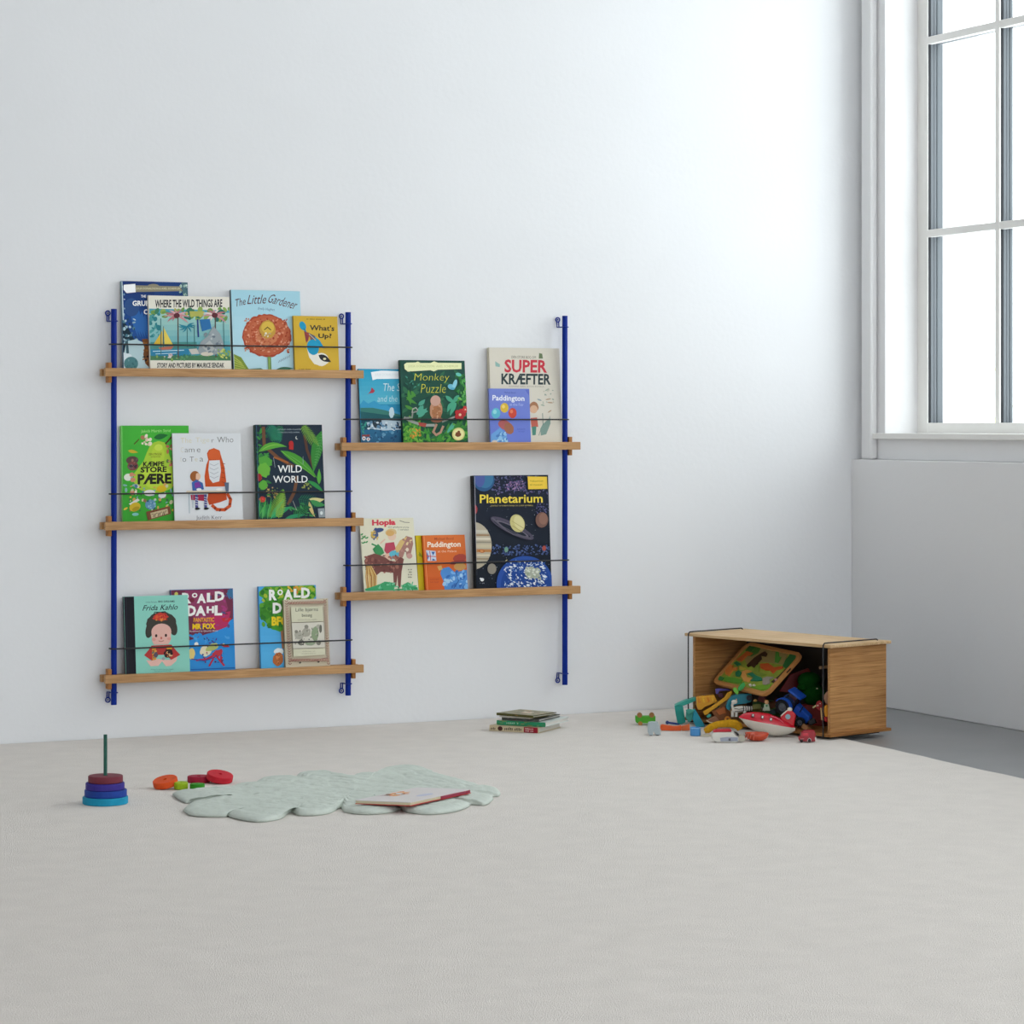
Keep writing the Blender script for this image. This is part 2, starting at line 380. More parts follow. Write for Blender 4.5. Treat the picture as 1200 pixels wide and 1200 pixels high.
    def frond(s, col, x0, y0, x1, y1, L, n=9, w=5):
        s.l(col, w * .5, x0, y0, x1, y1); dx, dy = (x1 - x0), (y1 - y0); D = math.hypot(dx, dy); ux, uy = dx / D, dy / D
        for i in range(n):
            t = (i + .5) / n; x = x0 + dx * t; y = y0 + dy * t; k = L * math.sin(math.pi * (.25 + .7 * t))
            for sg in (1, -1): s.leaf(col, x, y, x + (ux * .5 - uy * sg) * k, y + (uy * .5 + ux * sg) * k, w, 0, False)
    def t(s, txt, col, x0, y0, x1, y1, bold=.012, rot=0, shear=0, arc=0):
        vs, ps = text_polys(txt, bold); s.ly += 1; a = math.radians(rot); W_, H_ = x1 - x0, y1 - y0; cx, cy = (x0 + x1) / 2, (y0 + y1) / 2; q = []
        for (u, v) in vs:
            x = (u - .5) * W_ + (v - .5) * shear * H_; y = (.5 - v) * H_ + arc * ((u - .5) ** 2 * 4)
            q.append(s.uv(cx + x * math.cos(a) - y * math.sin(a), cy + x * math.sin(a) + y * math.cos(a)))
        for f in ps: 
            pts = [q[i] for i in f]
            if all(0 < a_ < 1 and 0 < b_ < 1 for a_, b_ in pts): s.items.append((lin(col), s.ly, pts))
    def dash(s, col, x0, y0, x1, y1, n=8):      # print too small to read: word-like strokes
        s.ly += 1; st = (x1 - x0) / n; h = (y1 - y0)
        for i in range(n):
            if s.rnd.random() < .16: continue
            xa = x0 + st * i; yy = y0 + h * s.rnd.uniform(0, .3)
            s.raw(col, [(xa, yy), (xa + st * .62, yy), (xa + st * .62, y0 + h * .62), (xa + st * .3, y1), (xa, y1)], False)
    def grad(s, c0, c1, x0, y0, x1, y1, n=10):
        a, b = lin(c0), lin(c1); s.ly += 1
        for i in range(n):
            t = (i + .5) / n; c = tuple(a[k] * (1 - t) + b[k] * t for k in range(3)); ya = y0 + (y1 - y0) * i / n; yb = y0 + (y1 - y0) * (i + 1) / n
            s.raw(c, [(x0, ya), (x1, ya), (x1, yb), (x0, yb)], False)
LAY = .000022
def book_mesh(w, h, th, front, spine, back, art, parent, soft=False, pages=None, spine_art=None, artname='cover'):
    """local: x right along the cover, y back through the thickness, z up; front cover at y=0"""
    bt = .0009 if soft else .0024; over = 0 if soft else .0025
    mb = MB(); cols = []
    def b(a, c, col): mb.box(a, c); cols.extend([lin(col)] * 6)
    b((0, 0, 0), (w, bt, h), front); b((0, th - bt, 0), (w, th, h), back); b((0, bt, 0), (bt, th - bt, h), spine)
    # spine skin and hinge groove strip
    mb.add([(-.0002, 0, 0), (-.0002, th, 0), (-.0002, th, h), (-.0002, 0, h)], [(3, 2, 1, 0)][:1]); cols.append(lin(spine))
    for c, ly, q in (art.items if art else []):
        y = -.00004 - ly * LAY; pts = [(u * w, y, v * h) for u, v in q]
        mb.add(pts, [tuple(range(len(pts)))]); cols.append(c)
    for c, ly, q in (spine_art.items if spine_art else []):
        x = -.0003 - ly * LAY; pts = [(x, (1 - v) * th, (1 - u) * h) for u, v in q]
        mb.add(pts, [tuple(range(len(pts)))]); cols.append(c)
    mb.build(artname, PRINT, parent, colors=cols)
    bx('pages', (bt, bt, over), (w - over * 1.2 - .0002, th - bt, h - over - .0002), pages or M_page, parent)
def shelf_book(label, crop, quad, th, y0, z0, front, spine, back='c8c4b8', ytop=None, soft=False, draw=None, group='picture books on the wall shelves', hcorr=0):
    ox, oy, s = crop; TL, TR, BL, BR = quad
    g = lambda p: (ox + p[0] / s, oy + p[1] / s)
    if ytop is None: ytop = -.0035 - th
    xa = on_y(g(BL)[0], 500, y0).x; xb = on_y(g(BR)[0], 500, y0).x; w = xb - xa
    zt = on_y(g(TL)[0], g(TL)[1], ytop).z
    dz = zt - z0; th_ = math.atan2(ytop - y0, dz); zp = z0 + th * math.sin(th_) + .0004; h = math.hypot(zt - zp, ytop - y0); th_ = math.atan2(ytop - y0, zt - zp)
    o = thing('picture_book', label, 'book', (xa, y0, zp), (-th_, 0, 0), group)
    a = Art(*quad)
    if draw: draw(a)
    book_mesh(w, h, th, front, spine, back, a, o, soft)
    return o
c1, c2, c3, c4 = (110, 310, 6.6667), (260, 320, 6.6667), (110, 480, 6.6667), (270, 480, 7.0588)
c5, c6, c7, c8 = (110, 670, 6.6667), (270, 670, 7.0588), (390, 390, 7.0588), (540, 350, 6.3158)
c9, c10 = (390, 590, 7.0588), (530, 540, 7.0588)
exec_covers = True
# ---- top left shelf
def d(a):
    a.grad('16306a', '1d4f96', 200, 120, 480, 560, 8); a.grad('1d4f96', '0f2b4e', 200, 560, 480, 810, 4)
    for i in range(5): a.leaf('2a66ae', 300 + i * 26, 300 + i * 20, 350 + i * 18, 560, 34, 8)
    a.e('2a4f86', 300, 330, 60, 70); a.sc(30, ['9fc0cf', '6f99b5', 'c7dbe2'], 215, 130, 245, 800, 9); a.l('c9dbe0', 9, 226, 130, 236, 480); 
    a.p('16303e', 225, 420, 262, 470, 340, 620, 300, 700, 240, 740, 225, 600); a.sc(36, ['b4cdd6', '4d7d8e', '8fb4c0', '1c4450'], 228, 420, 345, 640, 13)
    a.p('b9d3d8', 258, 590, 330, 575, 400, 605, 470, 610, 470, 815, 240, 815, 232, 700); a.p('3c5c66', 250, 590, 268, 585, 275, 680, 255, 690)
    a.p('dbe8ec', 228, 675, 290, 690, 320, 760, 300, 812, 235, 812); a.e('4f8286', 290, 760, 55, 52); a.sc(14, ['6c9a98', '3d6f74'], 250, 720, 330, 800, 9)
    a.p('7a4a22', 375, 575, 420, 570, 440, 620, 440, 800, 400, 760, 385, 690, 395, 640); a.sc(10, ['2e1c10', '9a6228'], 385, 580, 430, 780, 12)
    a.p('8f8972', 245, 160, 680, 168, 700, 205, 250, 215); a.p('ffffff', 240, 158, 330, 150, 332, 215, 262, 222, 238, 195); a.e('8f8972', 470, 168, 45, 18); a.p('50727c', 690, 130, 742, 132, 742, 240, 700, 240)
    a.sc(16, ['9dbcae', '365a68', 'cfe0d8'], 670, 150, 738, 240, 10)
    a.t('JULIA DONALDSON & AXEL SCHEFFLER', 'd6cfae', 335, 178, 680, 198, .02)
    a.t('THE', 'ffffff', 372, 236, 412, 256, .02); a.t("GRUFFALO'S", 'ffffff', 306, 278, 590, 320, .03); a.t('CHILD', 'ffffff', 393, 345, 520, 385, .03)
shelf_book('dark blue snowy night picture book with silver title, half behind the palm tree book', c1, ((222,128),(740,138),(232,800),(752,806)), .012, -.0385, ST, '1c3f7e', '6f93a0', draw=d)
def d(a):
    a.p('e6e2d4', 410, 235, 1075, 255, 1080, 815, 435, 810)
    a.t('WHERE THE WILD THINGS ARE', '26262a', 470, 275, 1002, 336, .03)
    a.t('STORY AND PICTURES BY MAURICE SENDAK', '26262a', 493, 758, 1018, 796, .03)
    a.p('4fa3b4', 425, 342, 1064, 362, 1072, 742, 440, 738)
    a.grad('a7d0c6', '5fa9b4', 428, 380, 1066, 640, 6); a.p('4c7f58', 440, 700, 1072, 705, 1072, 742, 440, 738)
    a.sc(60, ['6f9a4e', '8fae5a', '3f7f5f', 'b4b355', '2f6f64'], 430, 350, 1060, 430, 24); a.p('b3b35c', 740, 365, 860, 366, 850, 400, 750, 410)
    a.sc(20, ['4f9b9a', '2f7f88'], 430, 380, 520, 560, 20)
    a.p('2f83a8', 440, 655, 740, 650, 740, 705, 445, 705); a.l('bfe0e6', 6, 460, 670, 700, 662); a.l('bfe0e6', 5, 480, 690, 640, 684)
    a.p('4e8f8a', 440, 600, 800, 600, 800, 650, 440, 655)
    a.p('e7cf58', 540, 490, 612, 618, 548, 622); a.p('d9b53c', 530, 510, 534, 622, 462, 618); a.l('5a4020', 4, 538, 480, 540, 640)
    a.p('c1715a', 500, 640, 620, 630, 600, 655, 520, 660)
    for x, t, b in ((650, 400, 720), (945, 400, 725), (515, 420, 690), (722, 480, 640), (778, 470, 640), (1010, 420, 640)):
        a.l('5c5148' if x in (650, 945) else '3d6f72', 9 if x in (650, 945) else 6, x, t, x + 6, b)
    for cx, cy, c in ((640, 400, ['c98f94', 'b9747c', 'd8aab0']), (940, 400, ['c98f94', 'e6d4d0', 'b9747c'])):
        for k_, (dx, dy) in enumerate(((-105, 8), (-98, -18), (-62, -42), (-20, -48), (40, -46), (92, -24), (105, 12), (-75, 50), (70, 45), (95, 60), (-30, 42))):
            a.leaf(c[k_ % 3], cx, cy, cx + dx, cy + dy, 15, -9 if dx > 0 else 9)
        a.e('5f2d35', cx, cy - 2, 24, 20)
    for an in (200, 180, 150, 20, 0, -25, 60, 120): r = math.radians(an); a.leaf('2d8296', 720, 480, 720 + 70 * math.cos(r), 480 + 55 * math.sin(r), 12, -6)
    a.l('2a3f80', 12, 805, 430, 812, 560); a.p('2d6fa8', 820, 430, 900, 425, 915, 500, 840, 520)
    # grey rocks where the drawing has a figure
    a.p('98a2a6', 800, 690, 830, 600, 880, 560, 930, 480, 985, 540, 1010, 610, 1015, 680, 930, 700); a.p('c9c6bc', 735, 655, 800, 650, 818, 690, 760, 695)
    a.p('b7bcba', 840, 640, 900, 590, 950, 640, 900, 690); a.e('d4ccbc', 880, 692, 50, 16); a.sc(26, ['7f8b92', 'b9c0c0', '6f7c86'], 860, 540, 1000, 680, 13)
    a.sc(20, ['8fae5a', 'c9d070', '4f8a50'], 960, 660, 1060, 730, 15); a.sc(24, ['5f9a6a', '3a7f6a', '86a860'], 450, 700, 1000, 735, 12)
    a.sc(8, ['d4ccc8', 'b99a9a'], 540, 695, 610, 718, 10)
shelf_book('cream picture book with black hand lettering above and below a painted palm lagoon', c1, ((415,240),(1058,260),(440,805),(1075,812)), .010, -.0495, ST, 'e6e2d4', 'd9d6cc', ytop=-.030, draw=d)
def d(a):
    a.grad('a4d3e2', 'bcdfea', 70, 125, 640, 750, 6)
    a.t('The', '5c2a30', 108, 195, 192, 252, .0, -14, .3); a.t('Little', '5c2a30', 210, 165, 352, 235, .0, -3, .3); a.t('Gardener', '5c2a30', 368, 178, 592, 250, .0, 14, .3)
    a.t('Emily Hughes', '5a6a8c', 286, 264, 414, 290, -.005, 3, .2)
    for r, c in ((1.0, 'a9472f'), (.93, 'bf6040'), (.8, 'c56a48'), (.62, 'b95638'), (.45, 'cf7f56')): a.e(c, 352, 480, 192 * r, 166 * r, 0, 60, wob=.035)
    a.sc(230, ['d98a68', 'a8442c', 'c9714e', 'e0a080', 'b5523a'], 180, 350, 530, 610, 9)
    a.e('c79a42', 356, 432, 62, 72, 0, 30, wob=.06); a.e('d9b64a', 358, 418, 50, 46); a.l('46401e', 7, 332, 436, 356, 415, 382, 436); a.sc(14, ['e8e4d8', 'b7b19c'], 332, 458, 378, 490, 7)
    a.l('6f8f4e', 26, 368, 652, 372, 746); a.l('8fb060', 8, 366, 652, 368, 746)
    a.p('7f963c', 84, 620, 150, 650, 210, 745, 92, 748); 
    for k in range(5): a.l('b3bd55', 7, 96, 650 + k * 20, 150 + k * 10, 690 + k * 14)
    a.p('3f7462', 200, 740, 300, 732, 330, 748, 210, 750); a.leaf('3f6f58', 415, 748, 560, 735, 30, -4); [a.l('8a9aa8', 4, 440 + k * 16, 690 - k * 8, 448 + k * 16, 672 - k * 8) for k in range(6)]
    a.l('dfeef2', 4, 84, 300, 94, 745)
shelf_book('pale blue picture book with a huge round orange flower and script title', c2, ((78,130),(612,130),(92,745),(632,750)), .011, -.0385, ST, 'b2d9e6', '5b7480', draw=d)
def d(a):
    a.p('d2ac38', 545, 325, 925, 330, 925, 755, 565, 755)
    a.t("What's", '33302a', 680, 402, 872, 445, .025, 1); a.t('Up?', '33302a', 748, 466, 852, 512, .03, 0)
    a.dash('6b5a24', 655, 353, 800, 362, 18); a.dash('6b5a24', 595, 737, 695, 745, 14)
    a.e('2298bf', 626, 410, 24, 36, -25); a.l('1b7f9f', 12, 636, 430, 650, 455)
    a.p('e9e6da', 655, 560, 690, 600, 760, 620, 820, 640, 830, 690, 780, 716, 720, 700, 680, 650); a.e('e9e6da', 775, 665, 56, 50)
    a.p('8f3f44', 636, 450, 680, 465, 670, 520, 655, 540); a.p('5b5a70', 672, 462, 720, 485, 770, 545, 690, 520); a.l('b0522e', 6, 660, 470, 700, 510); a.l('d8c9a0', 4, 675, 470, 730, 520)
    a.p('2298bf', 720, 490, 760, 520, 796, 578, 760, 575, 735, 540); a.e('239cc4', 708, 572, 46, 60, -15)
    a.leaf('2a2a2c', 752, 632, 852, 684, 46, 0); a.e('d9d3a8', 800, 660, 12, 9)
shelf_book('small mustard yellow book with a blue and white bird shape', c2, ((552,333),(893,335),(572,750),(917,750)), .010, -.0495, ST, 'd2ac38', 'b3902c', ytop=-.034, draw=d)
# ---- middle left shelf
def d(a):
    a.p('3fae32', 180, 118, 760, 130, 780, 880, 200, 880); a.grad('46b43a', '37a030', 205, 125, 770, 872, 5); a.l('8fdc7a', 5, 212, 125, 226, 868)
    a.t('Jakob Martin Strid', 'a9e08a', 362, 160, 592, 188, .0)
    a.leaf('1c6a30', 462, 225, 575, 205, 44, 0); a.l('4a3018', 12, 548, 280, 600, 222)
    a.p('a7cc3a', 430, 290, 460, 262, 500, 250, 545, 262, 570, 300, 585, 360, 605, 420, 635, 480, 640, 560, 605, 620, 520, 650, 410, 648, 335, 612, 305, 555, 312, 495, 350, 445, 385, 400, 405, 345)
    a.e('bbd640', 490, 530, 120, 90); a.e('b6d23e', 495, 360, 52, 80); a.e('c8de50', 500, 300, 32, 26)
    a.t('DEN UTROLIGE', '5a5a18', 425, 342, 525, 360, .01); a.t('HISTORIE OM DEN', '5a5a18', 440, 366, 515, 378, .0)
    a.t('KÆMPE', '1c1c14', 380, 408, 545, 446, .035); a.t('STORE', '1c1c14', 360, 448, 565, 492, .04); a.t('PÆRE', '1c1c14', 338, 502, 602, 582, .045)
    a.sc(14, ['d9c3a8', 'a87858', 'e9e0cc'], 370, 205, 440, 290, 17); a.l('5f4020', 7, 310, 270, 345, 235); a.leaf('c9b030', 262, 320, 340, 335, 26)
    a.e('5a4440', 295, 395, 48, 32); a.e('7f4040', 300, 440, 42, 34); a.sc(12, ['3a3038', '9a6a5a', '6f5f60'], 258, 370, 335, 460, 13)
    a.e('d9dfd0', 265, 525, 34, 28); a.sc(14, ['e8e2d0', 'cf8a6a', '86b4b0'], 240, 500, 330, 660, 18)
    a.sc(60, ['c9c9a0', '7fa8b0', 'd0a058', '3a6f40', '8f6a4a', 'd9d4c0', '4f7fa0', 'e0c040'], 245, 590, 620, 790, 15)
    a.p('d8dad0', 270, 730, 340, 690, 355, 705, 290, 745); a.e('c9ae28', 318, 755, 44, 34, -20); a.e('a89018', 325, 770, 30, 16, -20); a.e('d8b820', 525, 620, 38, 26); a.e('5f8fb0', 440, 740, 42, 38); a.sc(14, ['2a4a60', '8fb8c8'], 410, 700, 480, 775, 9)
    a.e('e4e2e0', 430, 650, 44, 24); a.e('e8e8e8', 530, 672, 30, 20); a.e('7fc0b8', 322, 812, 26, 12)
    a.p('7a4a30', 405, 795, 590, 755, 600, 815, 420, 862); a.p('c9b890', 438, 805, 572, 775, 578, 812, 448, 848); [a.l('3f3424', 5, 450 + k * 12, 840 - k * 2.4 - 26 * (k % 3 == 0), 456 + k * 12, 815 - k * 2.4) for k in range(10)]
    a.sc(16, ['b86a50', '8f5a40', 'd08a70', '5f7f40'], 570, 280, 618, 440, 17)
shelf_book('bright green picture book with a giant yellow pear on its cover', c3, ((205,125),(735,135),(228,868),(758,874)), .013, -.038, SM, '3fae32', '9be47e', draw=d)
def d(a):
    a.p('dcdfe2', 600, 180, 1180, 190, 1190, 870, 620, 870)
    for tx, c, x0, y0, x1, y1 in (('The', 'd9cfa8', 680, 222, 765, 262), ('Tige', 'd8d2b8', 796, 222, 905, 270), ('r', '6a6a64', 922, 238, 940, 262), ('Who', '5c5c5a', 966, 220, 1094, 264), ('C', 'd4d0c0', 680, 294, 704, 334), ('am', '7f7d74', 712, 306, 788, 334), ('e', '5c5c5a', 806, 306, 834, 334), ('t', 'd4d0c0', 676, 370, 688, 404), ('o', '5c5c5a', 694, 378, 722, 406), ('T', '6a6a64', 750, 368, 782, 404), ('e', 'd0c8a8', 790, 380, 812, 404), ('a', '6a6a64', 828, 378, 856, 406)):
        a.t(tx, c, x0, y0, x1, y1, -.01)  # shiny foil title: glints and washed-out parts put into each letter's colour
    a.t('Judith Kerr', '4c4c58', 798, 820, 1000, 858, -.01)
    # plain orange seated cat shape and a child at a table, generic
    a.p('c8501e', 885, 345, 900, 318, 940, 305, 985, 325, 1000, 380, 1022, 450, 1035, 560, 1030, 600, 870, 600, 865, 520, 880, 430, 895, 395)
    a.p('d65f2c', 890, 350, 920, 312, 975, 318, 992, 350, 985, 395, 905, 390); a.p('dcdfe2', 902, 400, 985, 398, 994, 480, 980, 560, 930, 572, 905, 540, 895, 470)
    for k in range(4): a.l('a8acb4', 4, 908, 425 + k * 32, 940, 440 + k * 32, 975, 424 + k * 32)
    for k in range(5): a.l('8f3210', 4, 1000, 420 + k * 36, 1026, 428 + k * 36)
    a.p('c04a1c', 895, 640, 1030, 640, 1040, 700, 985, 720, 900, 740, 885, 700)
    a.l('c8501e', 24, 925, 745, 960, 775, 1020, 778, 1060, 750, 1068, 700, 1045, 660); 
    for k, (x, y) in enumerate(((945, 765), (985, 780), (1030, 775), (1062, 735), (1065, 690))): a.e('7a2a10', x, y, 7, 12, 30 * k)
    a.e('9a5a28', 790, 520, 38, 42); a.e('e2b89a', 812, 520, 22, 26); a.p('9a5a28', 765, 490, 800, 480, 795, 540, 775, 545)
    a.p('3a62a8', 765, 565, 800, 545, 850, 570, 860, 620, 770, 632); a.p('7a3a98', 785, 570, 820, 560, 840, 600, 790, 610); a.p('d8c8b0', 725, 628, 1040, 632, 1045, 648, 720, 642)
    a.p('a82848', 755, 660, 880, 658, 880, 710, 760, 700)
    for x, y in ((800, 715), (870, 715)): a.l('50508c', 22, x, 665, x + 3, 760); [a.l('dcdfe2', 4, x - 10, 680 + 18 * k, x + 14, 686 + 18 * k) for k in range(4)]; a.leaf('18181c', x - 14, 768, x + 32, 766, 20)
    a.l('7f9aa8', 4, 742, 650, 745, 800); a.l('7f9aa8', 4, 772, 650, 772, 760); a.e('f0f0f0', 820, 620, 20, 10); a.e('f0eeea', 980, 622, 26, 10); a.p('5a6a80', 1020, 570, 1055, 570, 1052, 640, 1030, 640)
shelf_book('white picture book with a tall orange tiger shape and a child at a table', c3, ((615,185),(1150,195),(632,862),(1166,860)), .005, -.0495, SM, 'dcdfe2', 'c4c6c8', ytop=-.0255, soft=True, draw=d)
def d(a):
    a.p('1c2c3c', 200, 118, 780, 120, 800, 912, 215, 912)
    a.sc(70, ['2f7a3a', '1f5f38', '245a48', '3a8f3a'], 225, 130, 300, 880, 20, 'l'); a.frond('1f6a5a', 320, 130, 420, 270, 66, 12, 9); a.frond('2a7f52', 440, 140, 350, 260, 52, 10, 7)
    a.l('6f4a34', 26, 285, 150, 290, 300, 400, 400, 520, 470); a.l('5a3c30', 22, 620, 220, 640, 340, 690, 480); a.l('6f4a34', 26, 555, 560, 530, 680, 480, 780); a.l('a8602e', 14, 370, 395, 480, 440)
    a.leaf('5aa83a', 240, 350, 475, 310, 54, -32); a.leaf('4a9a34', 420, 340, 720, 570, 72, -22); a.l('7fbf50', 4, 430, 345, 700, 560)
    a.frond('6fa040', 600, 140, 745, 350, 42, 16, 8); a.leaf('3a8a3a', 760, 180, 690, 520, 92, 8); a.leaf('58a840', 735, 620, 738, 490, 34); a.leaf('2f8f48', 640, 590, 775, 690, 34, -10)
    a.e('4f9f3a', 295, 430, 56, 48, 30, 24, wob=.15); a.e('68b03c', 285, 500, 50, 60, 0, 20, wob=.15); a.e('5aa83a', 275, 625, 36, 40, 0, 16, wob=.1)
    a.e('a02828', 240, 560, 26, 32); a.e('c03a34', 268, 742, 28, 24, wob=.1)
    a.frond('5f9a38', 330, 880, 440, 660, 46, 18, 9); a.frond('8fae4a', 400, 880, 440, 700, 26, 14, 6); a.leaf('2f9a60', 350, 895, 510, 800, 44, -10); a.leaf('38b070', 330, 905, 450, 740, 34, -8)
    for k in range(7): a.leaf(['3f9f50', '2f7f48', '58b060'][k % 3], 235 + k * 14, 905, 250 + k * 15, 720 + (k % 3) * 30, 16)
    a.frond('1f6a50', 560, 740, 760, 780, 60, 12, 8); a.leaf('d8cf90', 650, 740, 780, 740, 44, 12); a.leaf('c9b878', 650, 760, 700, 890, 30, 8); a.leaf('3f8f50', 660, 750, 790, 790, 46, 12); a.frond('2a7a40', 520, 880, 650, 800, 46, 10, 9)
    a.leaf('2a8f60', 450, 900, 620, 870, 32, -6); a.sc(20, ['1f5a40', '2f7a48', '3f8f50'], 480, 780, 720, 900, 16, 'l'); a.p('8f9aa0', 722, 818, 775, 815, 785, 890, 730, 892); a.e('d8e0e0', 752, 855, 12, 15)
    a.sc(34, ['c9a868', 'a8904a', '6f8a40'], 300, 640, 390, 730, 7); a.sc(22, ['9aa050', '6f8a40'], 590, 610, 670, 660, 8)
    a.e('b02828', 508, 285, 20, 24); a.p('b02828', 492, 290, 528, 290, 526, 336, 490, 330); a.e('e6e8e0', 556, 236, 12, 13); a.e('1c2c3c', 562, 233, 11, 12); a.l('9fb0b8', 3, 362, 400, 374, 480); a.l('9fb0b8', 3, 604, 390, 604, 460); a.l('b8b8b0', 3, 515, 755, 545, 830)
    a.t('WRITTEN BY ANGELA McALLISTER', 'a8b8c0', 395, 162, 590, 172, .0); a.t('ILLUSTRATED BY HVASS & HANNIBAL', 'a8b8c0', 405, 186, 580, 196, .0)
    a.frond('8ab848', 395, 895, 440, 670, 44, 16, 9); a.frond('6f9a3c', 320, 890, 400, 720, 26, 12, 6); a.frond('78a848', 610, 135, 735, 300, 34, 15, 7); a.frond('2f8a6a', 330, 140, 425, 255, 50, 12, 7)
    a.leaf('88c050', 258, 345, 460, 305, 8, -30); a.leaf('68b050', 470, 370, 700, 545, 8, -12); a.frond('5aa858', 775, 200, 700, 470, 30, 12, 6); a.leaf('50a850', 240, 870, 300, 760, 12); a.leaf('d85048', 262, 735, 276, 748, 10)
    a.t('WILD', 'eef0ee', 396, 462, 594, 522, .012); a.t('WORLD', 'eef0ee', 356, 548, 640, 606, .012); a.l('3f6a80', 4, 228, 130, 236, 908)
shelf_book('dark green jungle leaf picture book standing alone on the middle left shelf', c4, ((220,125),(765,130),(232,908),(785,900)), .018, -.0495, SM, '1c2c3c', '24443a', draw=d)
# ---- bottom left shelf
def d(a):
    a.p('2f8fd8', 580, 130, 1120, 130, 1130, 800, 600, 800)
    a.p('6f3048', 590, 140, 1078, 140, 1080, 380, 1000, 430, 940, 480, 860, 500, 790, 530, 730, 545, 600, 560); a.p('8f3a60', 700, 150, 1000, 150, 1040, 300, 960, 420, 800, 430, 740, 300)
    a.p('b83060', 900, 350, 1060, 320, 1040, 440, 960, 470, 900, 430); a.p('c82a3a', 990, 370, 1070, 375, 1050, 405, 1000, 400); a.e('3a6f9a', 1060, 180, 30, 40, wob=.2); a.sc(30, ['b04a60', '7a2a40', 'a83a78', '5f4a80'], 740, 150, 1060, 470, 18)
    a.sc(16, ['2f8fd8', '48a0e0'], 740, 500, 1080, 560, 22); a.e('d0c860', 636, 176, 14, 16)
    for ch, x0, y0, x1, y1 in (('R', 680, 168, 752, 252), ('O', 756, 170, 800, 208), ('A', 796, 178, 866, 252), ('L', 872, 172, 936, 246), ('D', 934, 162, 1010, 238), ('D', 722, 268, 790, 352), ('A', 786, 272, 866, 352), ('H', 872, 278, 930, 332), ('L', 934, 272, 994, 352)):
        a.t(ch, 'f4f4f0', x0, y0, x1, y1, .05)
    a.t('FANTASTIC', 'f0a830', 772, 366, 932, 400, .03); a.t('MR FOX', 'f4c820', 764, 412, 942, 458, .05); a.t('Illustrated by Quentin Blake', 'e0d0d8', 742, 464, 962, 482, .0)
    a.e('e8e0c0', 870, 628, 48, 42, -25, wob=.08); a.e('b8c070', 920, 600, 52, 28, -25, wob=.12); a.e('f0f0e8', 796, 574, 16, 16); a.e('e8d080', 760, 650, 26, 44, 0, wob=.1)
    for q in ((800, 700, 900, 690, 960, 640), (930, 690, 900, 745), (960, 680, 1015, 745), (990, 620, 990, 700), (860, 700, 940, 660)): a.l('b82f48', 14, *q)
    a.e('c03a48', 960, 650, 44, 26, -25, wob=.12); a.leaf('c03a40', 985, 580, 1060, 600, 24); a.e('f8f0a0', 1010, 578, 6, 6); a.sc(14, ['1f3a60', '50208a'], 860, 530, 1000, 580, 9, 'l')
    a.sc(20, ['a83048', '304a90', '5f2f60'], 820, 640, 1020, 740, 8); a.l('50408a', 8, 760, 690, 860, 705, 940, 680); a.l('2050a0', 5, 755, 772, 1100, 765)
shelf_book('blue and plum paperback with large white author lettering, behind the turquoise book', c5, ((592,143),(1075,140),(618,790),(1106,780)), .010, -.036, SB, '2f8fd8', '3a2a58', soft=True, draw=d)
def d(a):
    a.p('8cd0c0', 240, 190, 760, 185, 760, 800, 240, 800); a.p('15151f', 220, 190, 302, 190, 330, 800, 240, 800)
    a.l('2c2c3a', 3, 240, 195, 268, 800)
    a.t('Little People,', '3a4a4c', 395, 236, 485, 248, .0); a.t('BIG DREAMS', '28383a', 492, 230, 620, 244, .02); a.t('Frida Kahlo', '202c30', 376, 262, 648, 304, .008, -1, .35)
    # generic girl portrait: dark bun hair, red flower, red shawl
    a.e('3c3a34', 520, 410, 118, 92, 0, 30, wob=.03); a.e('3c3a34', 430, 450, 32, 70, 12); a.e('3c3a34', 612, 440, 32, 62, -12); a.l('28241e', 6, 455, 345, 465, 318, 500, 320); a.l('28241e', 6, 520, 318, 548, 316, 552, 345)
    a.e('c83a30', 512, 358, 58, 32, 0, 24, wob=.16); a.sc(14, ['d85a30', 'e08838', 'a82428'], 468, 335, 560, 380, 13)
    a.e('e2b2a6', 520, 470, 78, 62); a.p('e2b2a6', 442, 470, 598, 468, 592, 545, 575, 570, 465, 572, 450, 545)
    a.e('3a2420', 480, 502, 9, 12); a.e('3a2420', 556, 500, 9, 12); a.e('c86a60', 520, 520, 8, 10); a.l('8f4038', 4, 500, 542, 520, 548, 540, 540); a.e('dd9a90', 462, 530, 16, 12); a.e('dd9a90', 582, 526, 16, 12)
    a.p('b83a38', 445, 578, 600, 572, 640, 620, 672, 652, 600, 690, 560, 650, 500, 650, 450, 695, 388, 652, 420, 615)
    a.p('d8963a', 448, 590, 480, 590, 485, 690, 455, 695); a.sc(10, ['e8b050', '5a6a60', 'a05a30'], 450, 600, 482, 690, 8); a.e('e8a830', 585, 600, 22, 12)
    a.p('e6b8ac', 405, 690, 450, 695, 500, 680, 540, 690, 600, 690, 650, 665, 640, 700, 600, 735, 560, 740, 530, 700, 500, 735, 440, 738); a.e('2c1c1c', 578, 640, 36, 34, wob=.1); a.sc(10, ['c87040', '6a2030', 'd8b080'], 555, 620, 605, 665, 8); a.e('9a9aa0', 540, 680, 12, 12); a.e('5a5060', 480, 650, 16, 22)
    a.t('Written by Isabel Sanchez Vegara', '4f8078', 440, 758, 620, 768, .0); a.t('Illustrated by Gee Fan Eng', '4f8078', 470, 772, 598, 780, .0)
shelf_book('turquoise picture book with a black cloth spine and a girl with a red hair flower', c5, ((222,195),(722,188),(250,800),(752,785)), .011, -.0495, SB, '8cd0c0', '12121a', back='15151f', ytop=-.0275, draw=d)
